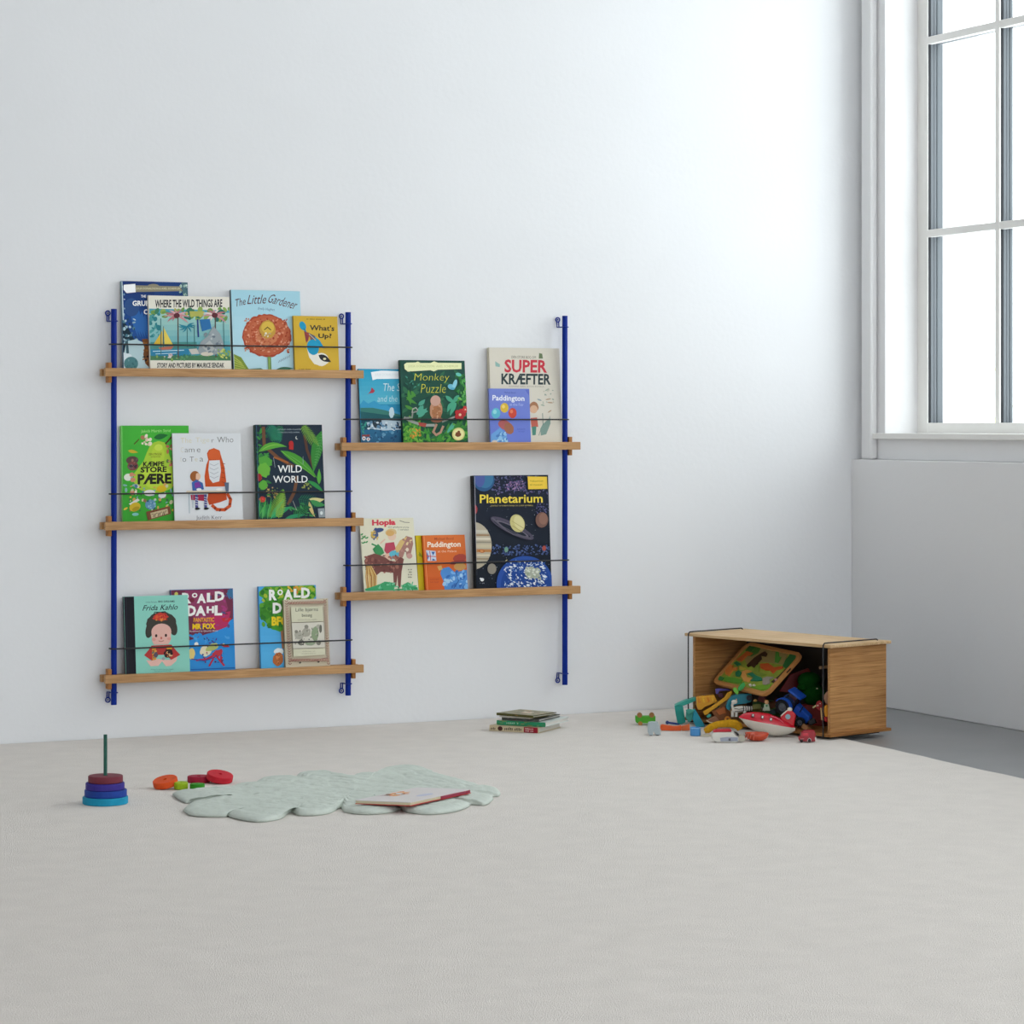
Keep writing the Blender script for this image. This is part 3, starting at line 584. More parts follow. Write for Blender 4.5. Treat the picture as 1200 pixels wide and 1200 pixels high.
def d(a):
    a.p('4aa8e0', 215, 115, 710, 115, 720, 810, 240, 810); a.grad('4aa4dc', '5ab8ee', 240, 120, 720, 805, 5)
    a.e('4f9a2c', 480, 180, 230, 90, 0, 30, wob=.08); a.e('3f8a28', 340, 330, 100, 110, 0, 30, wob=.1); a.e('4a9a2c', 420, 420, 100, 80, 0, 30, wob=.1); a.e('6aa82c', 620, 160, 90, 60, 0, 20, wob=.1)
    a.sc(90, ['3a8024', '5aa030', '7ab034', '2f7428', 'a8b83a'], 270, 135, 690, 250, 20); a.sc(50, ['3a8024', '5aa030', '2f7428'], 260, 260, 430, 460, 20); a.sc(12, ['d8a838', 'd88838', 'e8c040'], 470, 130, 580, 180, 16)
    for ch, x0, y0, x1, y1 in (('R', 322, 150, 386, 240), ('O', 390, 150, 436, 200), ('A', 442, 152, 516, 238), ('L', 522, 148, 580, 222), ('D', 584, 140, 656, 230), ('D', 352, 260, 426, 350), ('A', 436, 262, 500, 350), ('H', 506, 262, 560, 350), ('L', 566, 262, 620, 350)):
        a.t(ch, 'f4f4f0', x0, y0, x1, y1, .05)
    a.t('BFG', 'ecd028', 342, 375, 470, 452, .05); a.e('e8f0f0', 400, 665, 40, 26, 0, wob=.1); a.e('b86a38', 392, 730, 42, 56, 10, wob=.06); a.sc(12, ['8f4a20', 'd88a50'], 370, 690, 420, 775, 10); a.p('a87858', 415, 500, 450, 480, 450, 650, 425, 640)
shelf_book('sky blue and leaf green paperback with white lettering, behind the cream patterned book', c6, ((240,122),(703,120),(254,803),(728,797)), .011, -.037, SB, '4aa8e0', '3f8fd0', soft=True, draw=d)
def d(a):
    a.p('cdc5ac', 410, 225, 810, 225, 840, 805, 440, 805); a.p('d0c6ae', 440, 238, 798, 238, 822, 792, 462, 795)
    q = [(470, 250), (780, 250), (808, 770), (490, 775)]
    for k in range(26):
        t = k / 25
        for sx in (1, -1):
            xl = 458 + 30 * t; xr = 776 + 30 * t; y = 250 + 520 * t
            a.l('8a5850', 5, xl - 12 * sx, y - 11, xl, y + 2, xl + 12 * sx, y - 11); a.l('8a5850', 5, xr - 12 * sx, y - 11, xr, y + 2, xr + 12 * sx, y - 11); a.e('a8786c', xl, y, 4, 4); a.e('a8786c', xr, y, 4, 4)
    for k in range(14):
        x = 480 + k * 22; a.e('9a6a60', x, 262, 14, 10, 40); a.e('cdc1a4', x, 262, 7, 4, 40); a.e('9a6a60', x + 25, 735, 14, 10, 40); a.e('cdc1a4', x + 25, 735, 7, 4, 40)
    a.l('8f5a50', 4, 480, 740, 640, 725, 660, 745, 800, 715)
    a.p('d4d2b8', 487, 296, 752, 294, 762, 418, 495, 422); a.p('d6d2c4', 497, 428, 764, 424, 776, 632, 508, 638); a.p('d4d2b8', 508, 644, 776, 638, 780, 692, 514, 706)
    for ln in ((495, 424, 763, 421), (508, 640, 776, 634), (487, 296, 514, 706), (752, 294, 780, 692)): a.l('6a5a50', 2.5, *ln)
    a.t('Lille bjørns', '3c4238', 528, 304, 712, 342, .0); a.t('besøg', '3c4238', 580, 352, 664, 386, .0); a.t('ELSE HOLMELUND MINARIK', '8f8a78', 548, 398, 706, 408, -.01)
    a.t('Billeder af', '9a9684', 590, 658, 690, 668, -.01); a.t('MAURICE SENDAK', '9a9684', 582, 678, 700, 687, -.01)
    for cx, cy, rx, ry, c in ((618, 505, 36, 40, 'a9a698'), (618, 460, 17, 16, '8f8c80'), (560, 530, 40, 34, 'b0ad9f'), (535, 500, 14, 14, '88867a'), (690, 520, 30, 60, '8fa080'), (716, 460, 18, 18, 'b0ad9f'), (735, 480, 12, 34, '6a6a60'), (575, 590, 24, 24, '7f7d72'), (650, 595, 44, 20, '9aa68c'), (720, 595, 20, 18, '88867a')): a.e(c, cx, cy, rx, ry, 0, 18, wob=.08)
    a.sc(44, ['45453f', '6a685e', 'd6d2c4'], 525, 470, 745, 610, 6)
    a.e('4a4038', 568, 756, 9, 7); a.e('4a4038', 720, 750, 9, 7)
shelf_book('small cream book with a reddish patterned border and three drawn figures', c6, ((435,232),(800,232),(458,798),(825,785)), .012, -.0495, SB, 'cdc5ac', 'b4a88c', ytop=-.031, draw=d)
# ---- upper right shelf
def d(a):
    a.grad('1f9cc4', '58b4cc', 195, 290, 560, 590, 8); a.p('3a9ac4', 225, 590, 250, 555, 290, 585, 340, 560, 400, 600, 445, 595, 500, 640, 560, 660, 560, 720, 225, 720)
    a.p('3a7a70', 225, 620, 330, 620, 430, 640, 560, 680, 560, 712, 230, 712); a.p('1f5a60', 225, 650, 560, 695, 560, 720, 230, 712); a.p('1c4a5c', 232, 705, 560, 712, 580, 915, 235, 915)
    a.grad('2a6a90', '245a80', 232, 800, 580, 912, 4); a.p('b8ccd8', 275, 740, 420, 720, 560, 730, 570, 800, 420, 808, 300, 790); a.p('2a3a44', 318, 730, 400, 722, 408, 770, 340, 780); a.sc(40, ['8fb0c8', 'd8e4ea', '5f88a8', '24384c'], 290, 735, 560, 800, 13)
    a.e('c4dce4', 485, 660, 22, 44, wob=.1); a.p('a83a48', 318, 450, 345, 480, 330, 498, 300, 500, 282, 512, 310, 480); a.sc(26, ['3f80a8', '1f4a70', '6098b8'], 240, 810, 570, 905, 14)
    a.l('8a4040', 16, 245, 850, 300, 848); a.e('e0e0e0', 256, 872, 15, 17); a.e('e0e0e0', 292, 878, 15, 14); a.e('8a4040', 256, 872, 6, 7); a.e('8a4040', 292, 878, 6, 6)
    a.p('f4f8fa', 310, 325, 360, 318, 400, 312, 560, 318, 560, 380, 360, 382, 325, 392); a.t('JULIA DONALDSON', 'dde6ea', 345, 335, 545, 362, .0)
    a.t('The Snail', 'd4ecf0', 412, 418, 640, 482, -.005, 0, .1); a.t('and the Whale', 'bfe4ea', 368, 520, 700, 570, -.005, 0, .1); a.sc(20, ['2a7a70', '3a9a88'], 235, 740, 280, 840, 10)
shelf_book('blue seaside picture book with a red bird, left end of the upper right shelf', c7, ((205,298),(722,302),(235,910),(742,912)), .009, -.036, RT, '2a8cb4', '3f4a50', soft=True, draw=d)
def d(a):
    a.p('1f4a3c', 540, 220, 1090, 225, 1130, 915, 570, 915); a.grad('244f46', '1c5038', 560, 228, 1130, 912, 5); a.sc(60, ['2a5f48', '1c443c', '2f6a4a'], 560, 330, 1100, 900, 30, 'l')
    a.sc(70, ['4f9a3a', '3a8a34', '68aa3c', '2a7030'], 580, 740, 720, 905, 26, 'l'); a.sc(60, ['3a8a34', '2a7030', '4f9a3a'], 740, 820, 1110, 905, 24, 'l'); a.sc(46, ['2f7a3c', '3f8f44', '24603a'], 1020, 330, 1090, 610, 22, 'l'); a.sc(40, ['3a8038', '58a040'], 930, 740, 1110, 830, 22, 'l')
    for q in ((620, 470, 640, 600), (680, 510, 600, 560), (600, 530, 690, 590), (590, 600, 680, 640), (640, 480, 680, 530)): a.leaf('4a8f3c', *q, 26, 4)
    for q in ((700, 600, 755, 550), (690, 680, 720, 600), (720, 640, 780, 650), (700, 700, 770, 620), (740, 600, 700, 690)): a.leaf('4fa088', *q, 36, 4)
    for q in ((920, 520, 1000, 580), (1030, 515, 980, 590), (980, 570, 935, 660), (1000, 580, 950, 620), (1010, 575, 960, 690)): a.leaf('48a080', *q, 34, 4)
    for q in ((940, 830, 985, 740), (955, 800, 1000, 760)): a.leaf('4fa888', *q, 24, 4)
    a.l('9aa098', 22, 590, 705, 650, 735, 740, 765, 830, 765); a.l('8a908a', 12, 590, 705, 650, 700, 655, 660, 690, 650); a.l('a8aaa2', 9, 650, 660, 655, 630, 680, 620, 695, 640); a.l('8f948c', 14, 900, 735, 1000, 695); a.p('a84a40', 700, 740, 770, 750, 760, 780, 710, 770)
    # generic seated furry animal seen from behind
    a.e('b9886a', 845, 640, 52, 84, 0, 24, wob=.03); a.e('a9704a', 850, 665, 40, 66); a.e('c9a090', 838, 562, 42, 44); a.e('8f5f48', 852, 720, 50, 24); a.l('b08a74', 18, 850, 760, 825, 820, 850, 845, 885, 825, 905, 775); a.sc(24, ['c89a78', '9a6a48'], 810, 600, 885, 720, 9)
    a.e('6fb8cc', 965, 448, 32, 22, 25); a.e('88c8d8', 992, 425, 16, 40, 15); a.e('58a8c0', 975, 462, 18, 10); a.e('68c0b0', 1020, 345, 24, 14, 20)
    for k in range(5): an = k * 1.256; a.e('b02c30', 1042 + 28 * math.cos(an), 675 + 28 * math.sin(an), 20, 20)
    a.e('e8c0a0', 1042, 678, 11, 11)
    for k in range(5): an = k * 1.256 + .5; a.e('c03838', 1085 + 16 * math.cos(an), 635 + 18 * math.sin(an), 13, 13)
    a.e('e8c0a0', 1085, 635, 7, 7); a.sc(26, ['d8a040', 'c08830'], 635, 800, 720, 868, 12)
    a.e('d8d088', 1033, 838, 53, 53, 0, 28); a.e('e6e0a0', 1033, 838, 42, 42); a.e('7a4428', 1030, 840, 24, 20, wob=.12); a.e('7a4428', 1035, 820, 11, 11)
    a.p('e9edb8', 580, 262, 600, 248, 670, 246, 690, 238, 710, 250, 790, 250, 820, 236, 850, 248, 1040, 250, 1042, 300, 850, 306, 820, 320, 790, 310, 610, 322, 585, 300); a.t('JULIA DONALDSON  AXEL SCHEFFLER', 'c9cf90', 612, 268, 1015, 292, .01)  # foil ribbon: white glare put into its pale colour and faint lettering
    a.sc(26, ['78b848', '5fa83c'], 590, 760, 710, 890, 16, 'l'); a.sc(18, ['58a858', '78b858'], 1040, 350, 1085, 580, 15, 'l'); a.sc(16, ['3f8f78', '2a6a58'], 600, 330, 700, 460, 10, 'l'); a.t('Monkey', 'd8d84a', 664, 338, 942, 415, -.018, 0, .1); a.t('Puzzle', 'd8d84a', 720, 425, 920, 498, -.018, 0, .1)
shelf_book('dark green leafy picture book with a pale title ribbon and a round yellow sticker', c7, ((548,225),(1068,230),(582,910),(1120,908)), .012, -.0495, RT, '1f4a3c', '1c3a30', ytop=-.0227, draw=d)
def d(a):
    a.p('d6d0c2', 170, 350, 770, 355, 780, 1070, 190, 1070); a.l('b8ab90', 6, 212, 362, 228, 1060)
    a.t('DEN STORE BOG OM', '6a6258', 372, 420, 545, 440, .0); a.t('SUPER', 'c83a48', 322, 448, 628, 545, .03); a.t('KRÆFTER', '2f3c40', 300, 552, 656, 632, .03); a.t('SUSANNA ISERN  ROCIO BONILLA', '9a958a', 352, 640, 608, 652, .0)
    a.p('6a7a5a', 568, 398, 590, 402, 596, 438, 566, 438); a.p('8fb4ac', 256, 462, 290, 485, 288, 505, 258, 500)
    a.e('a87858', 535, 800, 34, 42, wob=.05); a.e('d8b090', 535, 815, 28, 30); a.p('c86a5a', 512, 880, 560, 875, 570, 945, 520, 950); a.p('4f8878', 522, 945, 556, 940, 552, 1005, 528, 1008)
    a.p('7f9a90', 600, 930, 650, 880, 655, 860, 660, 920, 630, 1000, 590, 1010, 585, 960); a.l('6f8a80', 5, 600, 845, 605, 930); a.l('6f8a80', 4, 590, 960, 575, 1008)
    for x, y, w_, r in ((575, 745, 34, 20), (640, 740, 40, -10), (655, 765, 40, 5), (600, 785, 30, 15), (652, 830, 32, -35), (630, 670, 34, -30)): a.e(['9fae9c', 'b49a80', '8fa0a4'][int(x) % 3], x, y, w_ / 2, 5, r)
    a.sc(16, ['b8b4a0', '9aa89a'], 600, 660, 690, 780, 7)
shelf_book('large off-white picture book with red and charcoal capitals on the upper right shelf', c8, ((212,362),(712,362),(230,1062),(752,1060)), .0155, -.041, RT, 'd6d0c2', 'cfc8b4', draw=d)
def d(a):
    a.p('7080cc', 195, 655, 520, 655, 530, 1068, 205, 1068); a.grad('7484cc', '6a7cd0', 205, 665, 525, 1060, 4); a.p('5f6cc0', 470, 668, 500, 668, 505, 720)
    a.t('Michael Bond', '4c58a0', 318, 685, 400, 698, .0); a.t('Paddington', 'e9ecf4', 232, 712, 466, 764, .02); a.t('at the Fair', 'b4c0ea', 358, 768, 460, 788, .0)
    a.e('5fb8cc', 258, 845, 32, 38); a.e('8fd4d8', 250, 835, 14, 16); a.e('d8b440', 320, 804, 30, 36); a.e('ecd070', 312, 795, 12, 14); a.e('c84838', 380, 842, 30, 38); a.e('dd7a5a', 372, 830, 12, 14)
    a.e('b06060', 325, 930, 52, 34, 20, wob=.06); a.e('a06850', 355, 955, 34, 44, -20, wob=.05); a.p('6aa0d8', 225, 1000, 290, 950, 330, 990, 355, 1060, 220, 1062); a.sc(20, ['8fc0e4', '4f80c0', 'a8d0e8'], 230, 975, 340, 1055, 14); a.e('d0c8c0', 250, 1052, 20, 10)
    a.t('ILLUSTRATED BY', '5560b0', 415, 955, 475, 965, .0); a.t('R.W. ALLEY', '5560b0', 425, 972, 470, 982, .0)
shelf_book('small periwinkle blue book with three balloons on its cover', c8, ((205,665),(500,660),(220,1062),(520,1058)), .008, -.0505, RT, '7080cc', '8088c0', ytop=-.0375, draw=d)
# ---- lower right shelf
def d(a):
    a.p('d9c020', 680, 258, 1100, 260, 1110, 720, 700, 720); a.leaf('a8a820', 712, 420, 748, 440, 20); a.leaf('8f9a28', 716, 400, 745, 452, 12)
shelf_book('yellow book showing only a strip behind the orange book on the lower right shelf', c9, ((692,265),(1030,266),(712,716),(1052,710)), .009, -.037, RB, 'd9c020', 'c4ab18', draw=d)
def d(a):
    a.p('e0dcc4', 215, 115, 690, 120, 720, 740, 240, 740)
    a.t('Hopla', 'd03c50', 334, 138, 526, 198, .05); a.l('3a3a3a', 4, 560, 150, 600, 165, 640, 168); a.t('den gladeste pony', '4a4a44', 462, 196, 636, 212, .0, 2, .2); a.t('i verden', '4a4a44', 548, 216, 632, 230, .0, 2, .2)
    for x, y in ((240, 262), (262, 280), (282, 290), (255, 330), (278, 325), (245, 295)): a.leaf('4a9a58', x, y, x + 22, y - 16, 13); a.leaf('3a8048', x, y, x - 10, y - 14, 9)
    a.e('3c4f80', 385, 224, 44, 18, -8); a.e('cfae50', 350, 262, 28, 34, 20); a.e('4a5f88', 362, 262, 22, 28); a.sc(10, ['d8b860', '3c4f80'], 330, 215, 380, 295, 12)
    a.e('d8bc88', 488, 244, 46, 30, wob=.05); a.e('e6c8b0', 495, 278, 34, 32); a.e('d4a868', 480, 250, 34, 24); a.p('b8485c', 440, 330, 510, 322, 525, 380, 450, 420, 430, 390); a.e('5fb4c8', 508, 426, 44, 36, wob=.05); a.p('3f8f58', 335, 375, 380, 335, 415, 372, 430, 410, 380, 440, 345, 400); a.l('3f8f58', 12, 330, 335, 375, 355); a.p('e2bca4', 430, 420, 470, 410, 475, 500, 500, 520, 470, 550, 445, 470); a.l('e2bca4', 10, 400, 330, 436, 300)
    a.p('7a4a44', 265, 470, 290, 430, 350, 412, 430, 440, 470, 470, 520, 480, 560, 440, 590, 460, 570, 560, 560, 680, 540, 700, 535, 590, 520, 700, 505, 700, 500, 570, 400, 560, 350, 600, 345, 690, 320, 700, 318, 600, 280, 560)
    a.sc(40, ['8f5a50', '6a3c3a', 'a87060'], 280, 430, 560, 570, 16); a.p('a87a70', 560, 340, 610, 275, 660, 290, 668, 340, 640, 450, 612, 440, 605, 380, 580, 450, 545, 440); a.p('d8b878', 520, 370, 560, 310, 620, 280, 600, 320, 560, 390, 530, 410); a.e('c89a90', 636, 436, 24, 22); a.sc(14, ['6a4440', 'e0c898', 'b8867a'], 570, 300, 655, 430, 11); a.e('e4d4c0', 618, 385, 12, 16)
    for k in range(9): a.l(['d0a860', 'b07a40', 'e0c080'][k % 3], 8, 285 + k * 4, 510, 275 + k * 11, 600, 285 + k * 9, 695)
    a.p('3fa068', 265, 700, 300, 690, 390, 660, 430, 640, 500, 650, 540, 700, 580, 665, 620, 645, 700, 690, 705, 708, 270, 716); a.sc(34, ['58b888', '2a8a58', '7ac8a0'], 370, 660, 690, 705, 13, 'l'); a.p('d8d8c0', 505, 690, 530, 685, 535, 700, 508, 702); a.p('d8d8c0', 548, 690, 570, 680, 572, 698, 550, 700)
    for k in range(4): a.dash('5a564c', 622, 540 + k * 20, 655, 551 + k * 20, 5)
shelf_book('cream picture book with a brown pony, left end of the lower right shelf', c9, ((232,125),(672,130),(262,728),(710,715)), .004, -.0500, RB, 'e0dcc4', 'd0ccb8', ytop=-.009, soft=True, draw=d)
def d(a):
    a.p('d8692c', 740, 255, 1100, 260, 1130, 725, 760, 725); a.grad('dc7438', 'd05c24', 750, 262, 1125, 720, 4); a.l('e89058', 5, 765, 270, 785, 715)
    a.t('Michael Bond', 'a8482c', 848, 284, 1000, 304, .01); a.t('Paddington', 'f4ead8', 790, 318, 1058, 376, .025); a.t('at the Palace', 'ecc8a8', 872, 388, 1025, 406, .0)
    a.p('c8d4e4', 778, 385, 855, 395, 860, 475, 790, 475); a.p('3a60a0', 782, 392, 800, 440, 788, 470); a.p('3a60a0', 820, 400, 850, 400, 835, 430); a.p('3a60a0', 830, 455, 858, 470, 826, 474); a.l('c83a38', 6, 808, 395, 815, 470); a.l('c83a38', 6, 785, 435, 855, 440)
    a.e('a84438', 1050, 455, 54, 34, -10, wob=.05); a.e('8f3c38', 1035, 490, 70, 16, -6); a.e('c89858', 1050, 525, 50, 30, 0, wob=.05)
    a.p('4f8cd0', 900, 540, 960, 525, 1010, 570, 1110, 550, 1122, 715, 925, 718, 915, 640, 890, 580); a.p('d8a860', 865, 520, 900, 512, 910, 545, 880, 555); a.sc(40, ['78b0e4', '3a6cb8', 'a0c8e8'], 920, 560, 1110, 705, 18); a.l('2a4f90', 5, 1020, 580, 1040, 640, 1000, 700)
    a.t('ILLUSTRATED BY', 'a8482c', 806, 622, 878, 632, .0); a.t('R.W. ALLEY', 'a8482c', 806, 644, 878, 654, .0)
shelf_book('small orange book with a blue coat and red hat, in front of the yellow book', c9, ((752,265),(1090,265),(770,716),(1120,708)), .010, -.0500, RB, 'd8692c', 'c4591e', ytop=-.0235, draw=d)
def d(a):
    a.p('16202e', 130, 115, 800, 115, 830, 1062, 150, 1062); a.grad('1c2434', '141c28', 180, 122, 830, 1056, 5)
    a.sc(220, ['4a5478', '5f6490', '2a3450', '6a5a88'], 330, 130, 780, 280, 8); a.sc(80, ['8a6a98', 'a88ab0', '5a5080'], 450, 170, 600, 250, 8); a.sc(120, ['3a4a78', '54689a'], 330, 700, 800, 780, 10); a.sc(60, ['5a5a88'], 690, 340, 790, 440, 6)
    a.sc(120, ['8f9ab0', 'c8d0dc', '3a4458'], 190, 270, 820, 1040, 2.6)
    a.e('2f5a88', 262, 160, 86, 94); a.e('3f78a0', 272, 150, 66, 78); a.p('16202e', 130, 100, 180, 100, 190, 300, 130, 300); a.e('5060a0', 230, 150, 40, 70)
    a.p('f0cc48', 614, 134, 772, 138, 776, 238, 620, 240); a.t('Velkommen', 'a88f30', 632, 164, 740, 180, .01); a.t('til museet', 'a88f30', 632, 194, 735, 210, .01)
    a.t('Planetarium', 'f0d850', 228, 280, 738, 352, .018); a.t('FORTALT AF RAMAN PRINJA OG CHRIS WORMELL', 'b8a860', 316, 368, 662, 382, .01)
    a.e('4f4a5c', 490, 560, 196, 46, 27, 36); a.e('16202e', 490, 566, 168, 30, 27, 36); a.e('6a6474', 490, 562, 150, 24, 27, 36); a.e('1a2230', 490, 566, 128, 17, 27, 36); a.e('c9c080', 532, 520, 58, 76, -22, 28); a.e('d8d098', 545, 515, 38, 62, -22); a.l('b0a468', 5, 486, 500, 580, 560); a.l('a89a60', 5, 492, 540, 568, 590); a.l('5f5a68', 14, 330, 475, 440, 575, 500, 610, 640, 645)
    a.e('7a5a50', 732, 494, 52, 64); a.e('8f6a5c', 744, 485, 36, 48); a.e('a83c40', 186, 402, 22, 40)
    a.e('b8ae98', 170, 700, 152, 196, 0, 40); 
    for k, (y, h_, c) in enumerate(((580, 26, 'c9c4b4'), (610, 14, '9a7a5a'), (640, 20, 'd8d0bc'), (668, 12, '8f8878'), (700, 30, 'c8bda0'), (738, 26, 'b8824e'), (775, 16, 'd8ccb0'), (805, 14, '9a8a70'), (838, 18, 'a8a898'))):
        hw = math.sqrt(max(0, 1 - ((y - 700) / 196) ** 2)) * 150; a.p(c, 170 - hw, y - h_ / 2, 170 + hw, y - h_ / 2 + 6, 170 + hw, y + h_ / 2 + 4, 170 - hw, y + h_ / 2)
    a.e('b86a38', 240, 745, 26, 14, 8); a.e('d89a60', 240, 745, 14, 7, 8); a.l('c8c8d0', 3, 188, 130, 200, 1050)
    a.e('6f9a88', 440, 735, 16, 22); a.e('a85048', 752, 728, 16, 22); a.e('8f887c', 322, 892, 36, 44); a.l('e8e0a0', 5, 424, 836, 446, 820)
    a.e('2a50a0', 592, 1015, 232, 226, 0, 50); a.e('1f4490', 600, 1025, 205, 200, 0, 50); a.sc(170, ['9fb8d8', 'c4d4e6', '5f88c4', '3a66b4', 'dfe8f0'], 425, 830, 780, 1050, 9, 'l'); a.sc(60, ['e8f0f4', 'c4d4e6'], 440, 860, 760, 1050, 12, 'l', 20); a.e('a8b0a0', 655, 930, 66, 46, 20, 24, wob=.12); a.sc(40, ['b4b8a4', '9aa890', 'd8dcd0'], 600, 890, 720, 980, 12)
    a.e('e6e8e8', 240, 980, 15, 14); a.e('e6e8e8', 228, 970, 9, 6); a.dash('98a0a8', 222, 1005, 260, 1012, 7)
shelf_book('large near-black space picture book with planets and a yellow title', c10, ((180,122),(785,122),(200,1055),(822,1045)), .021, -.0500, RB, '16202e', '0c0e14', draw=d)


# ------------------------------------------------------------------ oak storage box lying on its long side
BL_, BD, BH = .600, .264, .282
zb0 = .016
M_inner = O_in
t_box = thing('storage_box', 'open oak storage box on its side by the corner, toys spilling out', 'box', (BO.x, BO.y, 0), (0, 0, BROT))
pt = .009
MB().box((0, 0, BH - pt), (BL_, BD, BH)).build('top_panel', O_top, t_box, .0015)
MB().box((0, 0, zb0), (BL_, BD, zb0 + pt)).build('bottom_panel', O_in, t_box, .0015)
MB().box((.018, .018, zb0 + pt), (.028, BD - .002, BH - pt)).build('side_panel', O_side, t_box, .0008)
MB().box((BL_ - .028, .018, zb0 + pt), (BL_ - .018, BD - .002, BH - pt)).build('side_panel', O_side, t_box, .0008)
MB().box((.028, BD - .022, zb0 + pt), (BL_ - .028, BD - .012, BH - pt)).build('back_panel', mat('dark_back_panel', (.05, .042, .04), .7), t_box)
for x in (.020, BL_ - .026):
    MB().tube([(x, BD * .88, BH + .0015), (x, BD * .86, BH + .0045), (x, .02, BH + .0045), (x, .002, BH + .0038), (x, -.003, BH - .002), (x, -.0035, BH - .02), (x, -.0035, zb0 + .01), (x, -.003, zb0 - .002), (x, .006, zb0 - .0035), (x, BD * .9, zb0 - .0035)], .0021, 8).build('wire_band', M_black, t_box)
for x in (.05, BL_ - .05): MB().box((x - .02, .02, .0085), (x + .02, BD - .02, zb0 - .0008)).build('foot_strip', M_black, t_box)
IN = zb0 + pt           # inside floor of the box

class Face:
    """a thing that stands at a real point, its local x axis parallel to the picture's right at that spot"""
    def __init__(s, name, label, cat, crop, base, z=None, w=None, group=None, turn=0):
        s.c = crop; px = crop[0] + base[0] / crop[2]; py = crop[1] + base[1] / crop[2]; s.b = (px, py)
        p = on_z(px, py, z) if z is not None else at_box(px, py, w)
        s.k = depth(p) / FPX; s.o = thing(name, label, cat, p, (0, 0, -YAW + turn), group); s.pos = p
    def q(s, x, y): return ((s.c[0] + x / s.c[2] - s.b[0]) * s.k, (s.b[1] - (s.c[1] + y / s.c[2])) * s.k)
    def pr(s, name, m, y0, y1, *xy, bevel=.0015, label=None):
        poly = [s.q(xy[i], xy[i + 1]) for i in range(0, len(xy), 2)]
        return MB().prism(poly, y0, y1).build(name, m, s.o, bevel, label)
    def disc(s, name, m, x, y, r, y0, y1, n=20, label=None, bevel=.0008, hole=0):
        cx, cz = s.q(x, y); R = r / s.c[2] * s.k
        T = Matrix.Translation((cx, 0, cz)) @ Matrix.Rotation(math.pi / 2, 4, 'X')
        h = hole / s.c[2] * s.k
        pf = [(h, -y1), (R, -y1), (R, -y0), (h, -y0)] + ([(h, -y1)] if hole else [])
        if not hole: pf = [(0, -y1), (R, -y1), (R, -y0), (0, -y0)]
        return MB().lathe(pf, n, 0, T).build(name, m, s.o, 0, label)
    def tube(s, name, m, pts, r, n=12, label=None):
        P = []
        for p in pts: x, z = s.q(p[0], p[1]); P.append((x, p[2] if len(p) > 2 else 0, z))
        return MB().tube(P, r, n).build(name, m, s.o, 0, label)
    def ell(s, name, m, x, y, rx, ry, dy=0, rd=None, n=18, label=None):
        cx, cz = s.q(x, y); a = rx / s.c[2] * s.k; b = ry / s.c[2] * s.k
        return MB().ell((cx, dy, cz), (a, rd or min(a, b), b), 0, None, n).build(name, m, s.o, 0, label)
g1, g2, g3 = (735, 825, 12), (785, 800, 15), (830, 745, 10)
g4, g5, g6 = (840, 795, 17.143), (820, 825, 13.333), (890, 795, 13.333)
G = 'wooden and plastic toys spilling from the oak box'
green, teal, tealb, amber, orange, red, cream, brown = '4aa81e', '1f9c90', '1490a8', 'e0a020', 'd8581c', 'c81828', 'd8d2c4', '8a5a30'

# ---- puzzle tray leaning in the box
L = Vector((4.026, -.40, .132)); ea = Vector((.729, -.018, .684)).normalized(); eb = Vector((.008, -.999, -.040)); eb = (eb - ea * eb.dot(ea)).normalized(); en = eb.cross(ea)
if en.z < 0: en = -en
LA, LB = .176, .316
R3 = Matrix((eb, ea, eb.cross(ea))).transposed()          # x along the low edge, y up the slope
t_tray = thing('puzzle_tray', 'framed wooden puzzle tray with dinosaur-shaped pieces leaning inside the oak box', 'puzzle', L, R3.to_euler())
def rrect(x0, y0, x1, y1, r, n=6):
    o = []
    for cx, cy, a0 in ((x1 - r, y1 - r, 0), (x0 + r, y1 - r, 90), (x0 + r, y0 + r, 180), (x1 - r, y0 + r, 270)):
        for k in range(n + 1): a = math.radians(a0 + 90 * k / n); o.append((cx + r * math.cos(a), cy + r * math.sin(a)))
    return o
zs = 1 if eb.cross(ea).dot(en) > 0 else -1
def slab(out, z0, z1, inner=None):
    mb = MB(); n = len(out); vs = [(x, y, z0) for x, y in out] + [(x, y, z1) for x, y in out]
    if inner is None: mb.add(vs, [tuple(range(n - 1, -1, -1)), tuple(range(n, 2 * n))] + [(i, (i + 1) % n, n + (i + 1) % n, n + i) for i in range(n)])
    else:
        vs += [(x, y, z0) for x, y in inner] + [(x, y, z1) for x, y in inner]; fs = []
        for i in range(n):
            j = (i + 1) % n; fs += [(i, j, n + j, n + i), (2*n + j, 2*n + i, 3*n + i, 3*n + j), (n + i, n + j, 3*n + j, 3*n + i), (j, i, 2*n + i, 2*n + j)]
        mb.add(vs, fs)
    return mb
TH = .011 * zs
outr = rrect(0, 0, LB, LA, .028); innr = rrect(.013, .013, LB - .013, LA - .013, .018)
slab(outr, -TH, 0, innr).build('frame', oak('beech_frame', 'c48c50', 'b67c44', 'X', 1), t_tray, .0015)
Q = ((478, 72), (1140, 190), (50, 548), (700, 712))        # TL TR BL BR on crop g3
ta = Art(*Q)
def tm(x, y): u, v = ta.uv(x, y); return (u * LB, v * LA)
bpy_board = slab(innr, -TH, -TH * .45).build('board', mat('board_print', '93a83c', .5, vary=.25, vscale=18), t_tray)
def piece(col, *xy, lift=.2, name='puzzle_piece'):
    pts = [tm(xy[i], xy[i + 1]) for i in range(0, len(xy), 2)]
    slab(pts, -TH * .45, TH * (-.45 + lift * 1.8)).build(name, M(col, .5), t_tray, 0)
piece('9c8c58', 480, 110, 700, 130, 960, 190, 900, 330, 760, 310, 640, 300, 560, 330, 470, 330, 420, 230, lift=.08)
piece('4a7f34', 480, 150, 560, 110, 640, 125, 600, 200, 520, 240, 440, 240, lift=.14)
